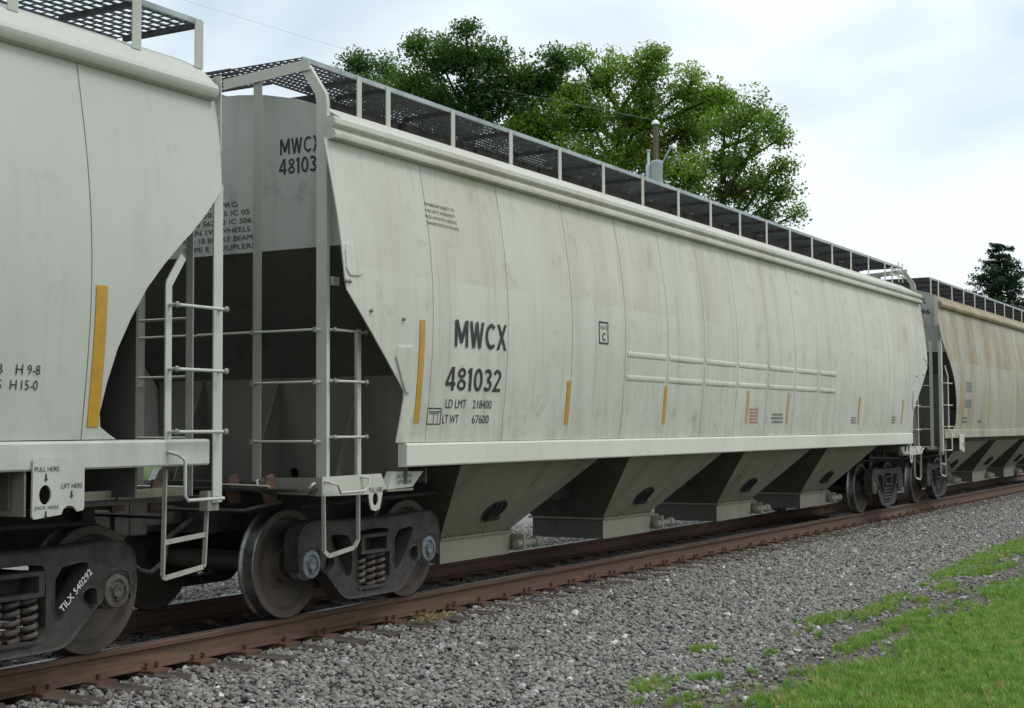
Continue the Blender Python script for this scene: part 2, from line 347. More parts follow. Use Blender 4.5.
# ------------------------------------------------------------------ ground and track
def zg(y):
    a = abs(y)
    for (p, q), (r, s_) in zip([(0, -.285), (1.55, -.285), (3.6, -.355), (5.0, -.37)], [(1.55, -.285), (3.6, -.355), (5.0, -.37), (900, -.37)]):
        if a <= r: return q + (s_-q)*(a-p)/(r-p)
ys = [-900, -200, -60, -20, -10, -7, -5, -4.3, -3.6, -2.8, -2.1, -1.55, 0, 1.55, 2.1, 2.8, 3.6, 5, 8, 14, 30, 80, 250, 900]
xs = [-900, -200, -60, -20, -6, 0, 8, 20, 40, 80, 200, 900]
b_ = MB(); b_.add([(x, y, zg(y)) for x in xs for y in ys], [(i*len(ys)+j, (i+1)*len(ys)+j, (i+1)*len(ys)+j+1, i*len(ys)+j+1) for i in range(len(xs)-1) for j in range(len(ys)-1)])
ground = b_.build('ground', 'ground_mix', kind='structure')

track = bpy.data.objects.new('railway_track', None); COL.objects.link(track); track['kind'] = 'structure'
X0, X1 = -30, 62
railp = [(-.073, -.186), (.073, -.186), (.073, -.176), (.02, -.155), (.009, -.135), (.009, -.055), (.034, -.043), (.037, -.012), (.028, -.002), (0, 0), (-.028, -.002), (-.037, -.012), (-.034, -.043), (-.009, -.055), (-.009, -.135), (-.02, -.155), (-.073, -.176)]
for ysd in (-.755, .755):
    r = MB().prism([(ysd+u, v-.0005) for u, v in railp], X0, X1, 'yz').build('rail', 'rail_rust', track, smooth=35)
    MB().add([(X0, ysd-.027, .0006), (X1, ysd-.027, .0006), (X1, ysd, .0022), (X0, ysd, .0022), (X1, ysd+.027, .0006), (X0, ysd+.027, .0006)], [(0, 1, 2, 3), (3, 2, 4, 5)]).build('running_surface', 'rail_head', r, recalc=False)
ties = [MB().box(-.115, .115, -1.3, 1.3, -.40, -.206).build('tie', 'tie_wood', None, bevel=.012).data for _ in range(1)]
for o in list(bpy.data.objects):
    if o.name.startswith('tie') and o.parent is None: bpy.data.objects.remove(o)
pl = MB().box(-.10, .10, -.20, .20, -.206, -.1875); pl.box(-.098, .098, -.20, -.085, -.19, -.183)
plate_me = pl.build('tie_plate', 'plate_rust', None, bevel=.003); pm = plate_me.data; bpy.data.objects.remove(plate_me)
sp = MB().box(-.009, .009, -.009, .009, -.2, -.163); sp.box(-.015, .015, -.018, .013, -.163, -.148)
so = sp.build('spike', 'plate_rust', None, bevel=.004); sm = so.data; bpy.data.objects.remove(so)
x = X0+.3; i = 0
while x < X1-.3:
    t = obj('tie', ties[0], track); xx = x+random.uniform(-.02, .02); t.location = (xx, random.uniform(-.05, .05), random.uniform(-.004, .006)); t.rotation_euler = (0, random.uniform(-.02, .02), random.uniform(-.015, .015))
    if -6 < x < 46:
        for ysd in (-.755, .755):
            p = obj('tie_plate', pm, track); p.location = (xx, ysd, 0)
            if ysd > 0: p.rotation_euler = (0, 0, PI)
            if ysd < 0 and x < 24:
                for dx in ((-.055, .06) if random.random() < .7 else (.03,)):
                    s_ = obj('spike', sm, track); s_.location = (xx+dx, ysd-.083-random.uniform(0, .004), random.uniform(0, .02)); s_.rotation_euler = (0, 0, PI)
    x += .52; i += 1

# ------------------------------------------------------------------ hopper cars
HL = 10.29                      # half length over coupler faces
PZ = np.array([1.2, 1.457, 2.10, 2.63, 3.33, 3.91, 4.2]); PY = np.array([1.462, 1.486, 1.553, 1.582, 1.525, 1.440, 1.385])
pc = np.polyfit(PZ, PY, 4)
def prof(z): return float(np.polyval(pc, z))
def lerp_tab(tab, z):           # tab sorted by descending z : (z, e)
    if z >= tab[0][0]: return tab[0][1]
    for (za, ea), (zb, eb) in zip(tab, tab[1:]):
        if z >= zb: return ea + (eb-ea)*(za-z)/(za-zb)
    return tab[-1][1]

def sheet(b_, rows, cols_at, yfn, th=.012):
    """thin curved side sheet: rows of z, cols_at(z) -> list of x"""
    n = len(cols_at(rows[0])); R = len(rows); vs = []
    for off in (0, th):
        for z in rows: vs += [(x, -(yfn(z, x)-off), z) for x in cols_at(z)]
    fs = []
    for r in range(R-1):
        for k in range(n-1):
            a = r*n+k; fs += [(a, a+1, a+n+1, a+n), (R*n+a, R*n+a+n, R*n+a+n+1, R*n+a+1)]
    O = R*n
    for r in range(R-1):
        fs += [(r*n, (r+1)*n, O+(r+1)*n, O+r*n), (r*n+n-1, O+r*n+n-1, O+(r+1)*n+n-1, (r+1)*n+n-1)]
    for k in range(n-1):
        fs += [(k, O+k, O+k+1, k+1), ((R-1)*n+k, (R-1)*n+k+1, O+(R-1)*n+k+1, O+(R-1)*n+k)]
    b_.add(vs, fs)

SIDE_FRAME = None
def frame_mesh():
    half = [(0, .795), (.50, .800), (.80, .822), (.93, .81), (1.03, .755), (1.075, .66), (1.07, .54), (1.055, .405), (1.015, .395), (1.005, .56), (.965, .600), (.815, .600), (.775, .56), (.765, .40), (.70, .37), (.50, .185), (.43, .135), (.34, .115), (0, .115)]
    outer = half + [(-a, b_) for a, b_ in half[::-1] if a > 0]
    outer = smoothloop(outer, 1)
    win = smoothloop([(-.245, .175), (.245, .175), (.245, .66), (.20, .70), (-.20, .70), (-.245, .66)], 1)
    tri = smoothloop([(.325, .66), (.60, .69), (.63, .65), (.40, .335), (.325, .33)], 1); tri2 = smoothloop([(.60, .50), (.70, .50), (.70, .385), (.655, .375), (.565, .44)], 1)
    holes = [win, tri, tri2, [(-a, b_) for a, b_ in tri], [(-a, b_) for a, b_ in tri2]]
    b_ = MB().plate(outer, holes, -.075, .075)
    return b_, outer
fb, _o = frame_mesh()
fr = fb.build('side_frame', 'truck_iron', None); FRAME_ME = fr.data
bm = bmesh.new(); bm.from_mesh(FRAME_ME)
for sg in (-1, 1):
    bm.faces.ensure_lookup_table(); ff = [f for f in bm.faces if f.normal.y*sg > .9]
    bmesh.ops.inset_region(bm, faces=ff, thickness=.016, depth=-.014, use_even_offset=False, use_boundary=True)
bmesh.ops.recalc_face_normals(bm, faces=bm.faces[:]); bm.to_mesh(FRAME_ME); bm.free()
FRAME_ME.shade_smooth(); FRAME_ME.set_sharp_from_angle(angle=math.radians(38)); bpy.data.objects.remove(fr)
# raised flanges round the frame: top chord rib and diagonal tension arms
def helix(turns=4.6, R=.056, r=.0185, h=.27, n=12):
    pts = [(R*math.cos(2*PI*t), R*math.sin(2*PI*t), h*t/turns) for t in [i/n for i in range(int(turns*n)+1)]]
    return MB().tube(pts, r, 6)
hb = helix().build('spring', 'spring_iron', None, smooth=60); SPRING_ME = hb.data; bpy.data.objects.remove(hb)
def wheel_me():
    # t along axle outward (0 = back of flange), outer face at .145
    p = [(.09, 0.0), (.12, -.02), (.16, -.02), (.19, .0), (.37, .035), (.405, .0), (.468, .0), (.482, .012), (.480, .024), (.462, .038), (.457, .05), (.4545, .138), (.449, .145), (.392, .145), (.380, .128), (.36, .098), (.22, .062), (.165, .085), (.150, .165), (.09, .165)]
    return MB().lathe(p, n=56)
wb_ = wheel_me().build('wheel', 'wheel_plate', None, smooth=35); W_ME = wb_.data; bpy.data.objects.remove(wb_)
W_ME.materials.append(M['wheel_tread'])
for pgn in W_ME.polygons:
    r_ = [math.hypot(W_ME.vertices[i].co.x, W_ME.vertices[i].co.z) for i in pgn.vertices]
    if min(r_) > .4485: pgn.material_index = 1
def cap_me(mt):
    c = MB().lathe([(.132, -.12), (.132, -.03), (.118, -.02), (.118, .028), (.112, .034), (.082, .036), (.078, .022), (.048, .022), (.044, .046), (.022, .050), (.018, .044)], n=28)
    for k in range(3):
        a = k*2*PI/3+.5; c.lathe([(.013, .02), (.013, .036), (.008, .039)], (.062*math.cos(a), 0, .062*math.sin(a)), n=6)
    o = c.build('bearing_cap', mt, None, smooth=40); me = o.data; bpy.data.objects.remove(o); return me
CAPS = {k: cap_me(k) for k in ('cap_blue', 'cap_brown')}
ad = MB().plate(smoothloop([(-.135, .61), (.135, .61), (.135, .44), (.105, .40), (.11, .52), (.07, .57), (-.07, .57), (-.11, .52), (-.105, .40), (-.135, .44)]), [], -.065, .065).build('bearing_adapter', 'truck_iron', None, bevel=.008); AD_ME = ad.data; bpy.data.objects.remove(ad)

def truck(car, cx, cap='cap_brown', label=None):
    b_ = MB().box(cx-.20, cx+.20, -.92, .92, .50, .655)
    b_.box(cx-.13, cx+.13, -.88, .88, .36, .498); b_.box(cx-.22, cx+.22, -.35, .35, .657, .74)
    for s in (-1, 1):   # bolster end: hollow box seen in the side frame window
        y0, y1 = s*.90, s*1.10
        ya, yb = min(y0, y1), max(y0, y1)
        b_.plate([(cx-.215, .485), (cx+.215, .485), (cx+.215, .655), (cx-.215, .655)], [[(cx-.165, .515), (cx+.165, .515), (cx+.165, .625), (cx-.165, .625)]], ya, yb)
    t = b_.build('truck', 'truck_iron', car, bevel=.008, label=label)
    for s in (-1, 1):
        f_ = obj('side_frame', FRAME_ME, t); f_.location = (cx, s*1.0, 0)
        for k in (-1, 0, 1):
            g = obj('spring', SPRING_ME, t); g.location = (cx+k*.150, s*1.005, .212); g.rotation_euler = (0, 0, random.uniform(0, 6))
        MB().box(cx-.225, cx+.225, s*1.0-.07, s*1.0+.07, .178, .203).build('spring_seat', 'truck_iron', t, bevel=.004)
        for q in (-.889, .889):
            a_ = obj('bearing_adapter', AD_ME, t); a_.location = (cx+q, s*1.0, 0)
            c_ = obj('bearing_cap', CAPS[cap], t); c_.location = (cx+q, s*1.045, .457); c_.rotation_euler = (0, 0, PI if s < 0 else 0)
            w = obj('wheel', W_ME, t); w.location = (cx+q, s*.6765, .457); w.rotation_euler = (0, random.uniform(0, 6), PI if s < 0 else 0)
    for q in (-.889, .889):
        MB().lathe([(.075, -1.0), (.085, -.80), (.085, .80), (.075, 1.0)], (cx+q, 0, .457), n=16).build('axle', 'wheel_plate', t, smooth=40)
        MB().bar((cx+q*.55, -.7, .40), (cx+q*.55, .7, .40), .07, .10).build('brake_beam', 'under_iron', t)
        for s in (-1, 1):   # brake shoe facing the tread
            pts = [(cx+q-math.copysign(1, q)*r*math.cos(a), .457-.05+r*math.sin(a)) for r in (.475, .53) for a in ([-.4, -.13, .13, .4] if r < .5 else [.4, .13, -.13, -.4])]
            MB().prism(pts, s*.745-.045, s*.745+.045).build('brake_shoe', 'under_iron', t)
    return t

def car(label, cx, st):
    C = thing('hopper_car', label, 'hopper car', (cx, 0, 0), 0, 'covered hopper cars coupled in the train')
    P, PE, PT = st['paint'], st['end'], st['trim']
    notch = st['notch']; zb, zt = st['sill'][1], (3.95 if st['style'] == 2 else 3.995)
    def xe(e): return HL-e
    # ---- body core
    rows = [4.12, 3.95, 3.7, 3.4, 3.1, 2.8, 2.5, 2.2, 1.9, 1.6, 1.45, 1.24]
    ew = st['endwall']; b_ = MB(); vs = []
    for z in rows:
        h = HL-ew if z >= 3.1 else HL-ew-(3.1-z)/1.143
        w = prof(z)-.016 if z > 1.3 else 1.30
        if z == 4.12: w = 1.40
        vs += [(-h, -w, z), (h, -w, z), (h, w, z), (-h, w, z)]
    fs = [(i*4+k, i*4+(k+1) % 4, i*4+4+(k+1) % 4, i*4+4+k) for i in range(len(rows)-1) for k in range(4)] + [(0, 1, 2, 3), tuple(len(vs)-4+k for k in range(4))]
    b_.add(vs, fs); core = b_.build('body', PE, C)
    core.data.materials.append(M['shaded_paint'])
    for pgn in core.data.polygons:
        if pgn.normal.z < -.3: pgn.material_index = 1  # sloping underside painted dark, its shade put into the colour
    # ---- side sheets, panel by panel, both sides
    seams = st['seams']
    rr = list(np.linspace(zb+.004, zt, 15))
    extra = [z for z, e in notch if zb < z < zt]; rr = sorted(set(rr+extra), reverse=True)
    rr = [z for i, z in enumerate(rr) if i == 0 or rr[i-1]-z > .012]
    bounds = ['L'] + seams + ['R']
    for side in (-1, 1):
        for i in range(len(bounds)-1):
            a, c = bounds[i], bounds[i+1]; wob = random.uniform(-.0006, .0006)
            nx = 5
            def cols(z):
                xa = -(HL-lerp_tab(notch, z)) if a == 'L' else a+.005
                xb = (HL-lerp_tab(notch, z)) if c == 'R' else c-.005
                return [xa+(xb-xa)*k/(nx-1) for k in range(nx)]
            mid = (cols(2.6)[0]+cols(2.6)[-1])/2; hw = (cols(2.6)[-1]-cols(2.6)[0])/2
            amp = random.uniform(-.009, .0)
            def yf(z, x):
                u = min(1, abs((x-mid)/max(hw, .1))); return prof(z)+wob+amp*(1-u*u)*math.sin(PI*min(1, max(0, (z-zb)/(zt-zb))))
            p = MB(); sheet(p, rr, cols, yf)
            if side > 0: p.mirror(lambda q: (q[0], -q[1], q[2]))
            p = p.build('side_panel', P, C, smooth=25)
            if i in (0, len(bounds)-2) and side < 0 and st['style'] == 2:   # pressed stiffener plates by the cut corner
                s = -1 if i == 0 else 1
                for poly, zc in (([(.72+.18, 3.09), (.72+.25, 3.09), (.72+.41, 2.90), (.72+.39, 2.835), (.72+.18, 2.825)], 2.95), ([(1.57, 2.28), (1.95, 2.30), (1.95, 2.05), (1.86, 1.885), (1.80, 1.885)], 2.1)):
                    q = MB().prism(smoothloop(poly, 1), 0, .03)
                    q.mirror(lambda v: (s*(HL-v[0]), -(prof(v[2])+.013-v[1]), v[2])); q.build('corner_plate', P, p, bevel=.008)
                for e_, z_ in ((.90, 2.78), (.945, 2.78), (1.24, 2.56), (1.72, 2.52)):
                    MB().lathe([(.016, 0), (.016, .016), (.008, .022)], (s*(HL-e_), -prof(z_), z_), n=8, sgn=-1).build('bolt', 'bolt_steel', p)
    # ---- top chord (eave) and roof
    ce = HL-st['chord_e']
    for side in (-1, 1):
        if st['style'] == 2:
            pr = [(1.40, 3.945), (1.478, 3.948), (1.498, 3.958), (1.505, 3.985), (1.498, 4.012), (1.468, 4.030), (1.462, 4.043), (1.492, 4.060), (1.500, 4.075), (1.496, 4.118), (1.475, 4.134), (1.40, 4.140)]
        else:
            pr = [(1.36, 3.985), (1.44, 3.985), (1.475, 4.00), (1.493, 4.03), (1.495, 4.065), (1.478, 4.098), (1.45, 4.114), (1.36, 4.12)]
        MB().prism([(side*u, v) for u, v in pr], -ce, ce, 'yz').build('top_chord', st['chord'], C, smooth=30)
    rp = [(1.47, 4.120), (1.40, 4.165), (1.28, 4.235), (1.15, 4.305), (.95, 4.375), (.6, 4.45), (.3, 4.485), (0, 4.5)]
    if st['style'] == 1: rp = [(1.455, 4.108), (1.40, 4.165), (1.3, 4.25), (1.1, 4.345), (.9, 4.40), (.6, 4.45), (.3, 4.475), (0, 4.485)]
    rp = rp + [(-a, z) for a, z in rp[::-1][1:]]
    roof = MB().prism(rp + [(-1.3, 4.10), (1.3, 4.10)], -(HL-st['roof_e']), HL-st['roof_e'], 'yz').build('roof', st['chord'] if st['style'] != 2 else PT, C, smooth=30)
    for pgn in roof.data.polygons:
        if abs(pgn.normal.x) > .9: pgn.material_index = 1
    roof.data.materials.append(M[PE])
    nx = int((ce-.9)*2/1.42); ce = nx*.71
    for k in range(nx):
        xx = -ce+.03+k*1.42
        MB().box(xx, xx+1.36, -.55, .55, 4.40, st['wz']-.05).build('roof_hatch', 'under_iron', roof, bevel=.02)
        MB().bar((xx+.25, -.56, st['wz']-.04), (xx+.25, .56, st['wz']-.04), .05, .03).build('hatch_batten', 'dirty_trim', roof)
    # ---- side sills
    z0, z1 = st['sill']; se = HL-st['sill_e']
    for side in (-1, 1):
        q = MB().prism([(side*1.43, z0), (side*1.512, z0), (side*1.52, z0+.012), (side*1.522, z1-.02), (side*1.512, z1-.004), (side*1.47, z1), (side*1.43, z1)], -se, se, 'yz')
        q.build('side_sill', st['sillmat'], C, smooth=20)
    # ---- centre sill, bolster webs, draft gear, couplers
    MB().box(-HL+.75, HL-.75, -.28, .28, .72, 1.08).build('centre_sill', 'under_iron', C)
    for s in (-1, 1):
        T = lambda e: s*(HL-e)
        xw = 8.30*s
        out = [(-1.42, 1.10), (1.42, 1.10), (1.46, 1.45), (1.47, 2.14), (-1.47, 2.14), (-1.46, 1.45)]
        ah = [(-.09, 1.14), (.09, 1.14), (.10, 1.30), (.06, 1.40), (-.02, 1.42), (-.09, 1.36)]; holes = [smoothloop([(a+.12, b3) for a, b3 in ah]) for s_ in (1,)] + [ellipse(-.19, 1.18, .055, .05)]
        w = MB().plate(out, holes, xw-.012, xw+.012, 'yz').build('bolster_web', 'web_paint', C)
        MB().box(min(xw-s*.36, xw-s*.34), max(xw-s*.36, xw-s*.34), -1.40, 1.40, 1.10, 1.72).build('hole_backing', 'shaded_paint', w)  # added plate, keeps the holes in the bolster web dark
        if st['style'] == 1:
            xq = T(1.28); MB().box(xq-.01, xq+.01, -1.42, 1.42, 1.12, 2.66).build('end_blocker', 'shaded_paint', C)  # added dark plate, screens off bright background at the cut-out corner
            MB().box(min(T(.72), T(1.26)), max(T(.72), T(1.26)), -.45, 1.38, 1.12, 1.56).build('gap_blocker', 'under_iron', C, bevel=.02)  # added dark box, stops the bright view through the car end
        for yy in (-.95, -.02, .9):
            MB().prism([(xw, 1.11), (xw+s*.42, 1.11), (xw, 2.1)], yy-.01, yy+.01, 'xz').build('web_gusset', 'web_paint', w)
        MB().box(min(T(.55), T(2.1)), max(T(.55), T(2.1)), -1.36, 1.36, 1.085, 1.105).build('shear_plate', 'under_iron', C)
        # coupler: shank, head and knuckle
        cp = MB().box(min(T(.75), T(.14)), max(T(.75), T(.14)), -.075, .075, .80, .95)
        hd = [(.18, -.12), (.02, -.16), (-.04, -.10), (.04, -.04), (.05, .05), (-.05, .07), (-.06, .16), (.06, .19), (.18, .12)]
        cp.prism([(T(e), y*s) for e, y in hd], .74, 1.01, 'xy'); cp.build('coupler', 'truck_iron', C, bevel=.012)
        MB().box(min(T(.62), T(.75)), max(T(.62), T(.75)), -.36, .36, .72, 1.06).build('striker', 'under_iron', C, bevel=.01)
        MB().tube([(T(.72), -.25*s, .86), (T(.45), -.30*s, .80), (T(.22), -.30*s, .55), (T(.02), -.22*s, .48)], .022, 8).build('air_hose', 'under_iron', C, smooth=60)
        MB().tube([(T(.68), -1.1, 1.0), (T(.45), -.9, .93), (T(.40), -.3, .93), (T(.40), .3, .93), (T(.45), .9, .93), (T(.68), 1.1, 1.0)], .016, 8).build('uncoupling_lever', 'under_iron', C, smooth=60)
        ah_ = [(T(.30), .22*s, .70), (T(.22), .26*s, .52), (T(.10), .24*s, .44), (T(0), .16*s, .47)]
        MB().tube([(T(.62), .20*s, .84)] + ah_, .024, 8).build('air_hose', 'under_iron', C, smooth=60)
        for yy in (-1.0, -.62): MB().prism([(T(.72), .98), (T(.60), .98), (T(.56), 1.06), (T(.60), 1.20), (T(.68), 1.22), (T(.72), 1.1)], yy-.012, yy+.012).build('lever_bracket', 'rail_rust', C)
        MB().tube([(T(.58), -1.05, 1.12), (T(.58), -.55, 1.13), (T(.60), -.50, 1.18)], .014, 6).build('lever_rod', 'dirty_trim', C, smooth=60)
        MB().lathe([(.10, -.22), (.13, -.20), (.13, .20), (.10, .22)], (T(1.1), .55, .90), 'x', 16).build('brake_cylinder', 'under_iron', C, smooth=40)
        # brake rigging over the truck
        MB().tube([(T(1.15), -.9, .93), (T(3.0), -.85, .95), (T(5.5), -.62, .98)], .018, 6).build('brake_pipe', 'under_iron', C, smooth=60)
        MB().box(min(T(.70), T(.98)), max(T(.70), T(.98)), -.7, .2, 1.106, 1.15).build('crossover_step', 'under_iron', C)
    # ---- hoppers and outlet gates
    for bx in (-5.63, -1.88, 1.88, 5.63):
        zt_, zb_ = 1.30, .46; tw, bw, ty, by = 1.53, .70, 1.30, .50
        b_ = MB(); zs = (zt_, zb_)
        b_.add([(bx+a*w_, c*y_, z) for z, w_, y_ in ((zt_, tw, ty), (zb_, bw, by)) for a, c in ((-1, -1), (1, -1), (1, 1), (-1, 1))], [(0, 1, 5, 4), (1, 2, 6, 5), (2, 3, 7, 6), (3, 0, 4, 7), (0, 1, 2, 3), (4, 5, 6, 7)])
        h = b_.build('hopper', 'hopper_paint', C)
        h.data.materials.append(M['shaded_paint'])
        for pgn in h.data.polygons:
            if abs(pgn.normal.x) > .5: pgn.material_index = 1  # end slopes take the darker paint, shade as colour
        # bolted flange and the outlet box
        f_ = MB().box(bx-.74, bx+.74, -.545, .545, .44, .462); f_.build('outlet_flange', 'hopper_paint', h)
        for sy in (-1,) :
            for k in range(18): MB().lathe([(.011, 0), (.011, .016)], (bx-.69+k*.081, sy*.528, .462), 'z', n=6).build('bolt', 'dirty_trim', h)
        g = MB().plate([(bx-.70, -.50), (bx+.70, -.50), (bx+.70, .50), (bx-.70, .50)], [[(bx-.66, -.46), (bx+.66, -.46), (bx+.66, .46), (bx-.66, .46)]], .20, .4395, 'xy')
        g = g.build('outlet_gate', 'gate_paint', h); g.data.materials.append(M['shaded_paint'])
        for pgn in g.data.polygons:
            if abs(pgn.normal.x) > .5: pgn.material_index = 1  # gate ends painted dark to stand for shade
        MB().box(bx-.655, bx+.655, -.455, .455, .30, .33).build('gate_door', 'under_iron', h)
        # gate operating shaft with square-socket end on the +x corner
        o_ = MB().tube([(bx+.70, -.59, .31), (bx+1.12, -.59, .31)], .042, 12).tube([(bx+1.10, -.59, .31), (bx+1.20, -.59, .31)], [.058, .06], 12)
        o_.box(bx+.80, bx+.835, -.64, -.48, .235, .41); o_.build('gate_shaft', 'gate_paint', h, bevel=.004)
        MB().box(bx+.72, bx+1.05, -.47, -.45, .225, .42).build('gate_guide', 'gate_paint', h)
        # vibrator bracket on the slope
        v = MB(); n_ = Vector((0, -.72, -.69)).normalized(); dn = Vector((0, .69, -.72))
        c0 = Vector((bx-.02, -.748, .72)); ux = Vector((1, 0, 0))
        el = [c0+ux*(.21*math.cos(a))+dn*(.15*math.sin(a)) for a in [2*PI*k/20 for k in range(20)]]
        v.add([p+n_*.002 for p in el]+[p+n_*.012 for p in el], [tuple(range(20)), tuple(range(20, 40))]+[(k, (k+1) % 20, 20+(k+1) % 20, 20+k) for k in range(20)])
        for du in (-.11, -.02, .07): v.bar(c0+ux*du-dn*.12+n_*.032, c0+ux*du+dn*.12+n_*.032, .022, .04, up=tuple(n_))
        v.bar(c0-ux*.13+dn*.07+n_*.058, c0+ux*.10+dn*.07+n_*.058, .05, .012, up=tuple(n_))
        v.build('vibrator_bracket', 'under_iron', h, bevel=.005)
    # ---- running boards
    posts = st['posts']; re = st['walk_e']
    for side in (-1, 1):
        b_ = MB(); y0, y1, zw = st['wy'], .36, st['wz']; La = HL-re
        for k in range(11):
            yy = y1+(y0-y1)*k/10; b_.bar((-La, side*yy, zw), (La, side*yy, zw), .009, .018)
        n = int(2*La/st['pitch'])
        for k in range(n+1):
            xx = -La+2*La*k/n; b_.bar((xx, side*y1, zw+.002), (xx+st['skew'], side*y0, zw+.002), .009, .008)
        w = b_.build('running_board', 'grating_steel', C, recalc=False, kind='stuff')
        MB().box(-La, La, side*(y0+.013)-.011, side*(y0+.013)+.011, zw-.028, zw+.011).build('edge_angle', 'galvanized', w)
        for xx in posts:
            zr = st['wr']
            MB().box(xx-st['pw'], xx+st['pw'], side*(y0+.030)-.0045, side*(y0+.030)+.0045, zr+.002, zw-.001).build('walkway_post', PT, w)
            MB().box(xx-.02, xx+.02, min(side*.57, side*(y0-.005)), max(side*.57, side*(y0-.005)), zw-.053, zw-.013).build('cross_bearer', 'grating_steel', w)
    for s in (-1, 1):   # cross walk at each end
        b_ = MB(); e0, e1 = st['cross_e']; T = lambda e: s*(HL-e)
        for k in range(6): b_.bar((T(e0+(e1-e0)*k/5), -.352, zw), (T(e0+(e1-e0)*k/5), .352, zw), .006, .028, )
        for k in range(12): b_.bar((T(e0), -.34+k*.68/11., zw+.002), (T(e1), -.34+k*.68/11., zw+.002), .009, .008)
        b_.build('end_walkway', 'grating_steel', C, recalc=False, kind='stuff')
    # ---- end ladders and steps, near and far side
    for s in (-1, 1):
        for side in (-1, 1):
            st['ladder'](C, s, side, PT)
    for s in (-1, 1): truck(C, 8.30*s, st['cap'](s))
    return C

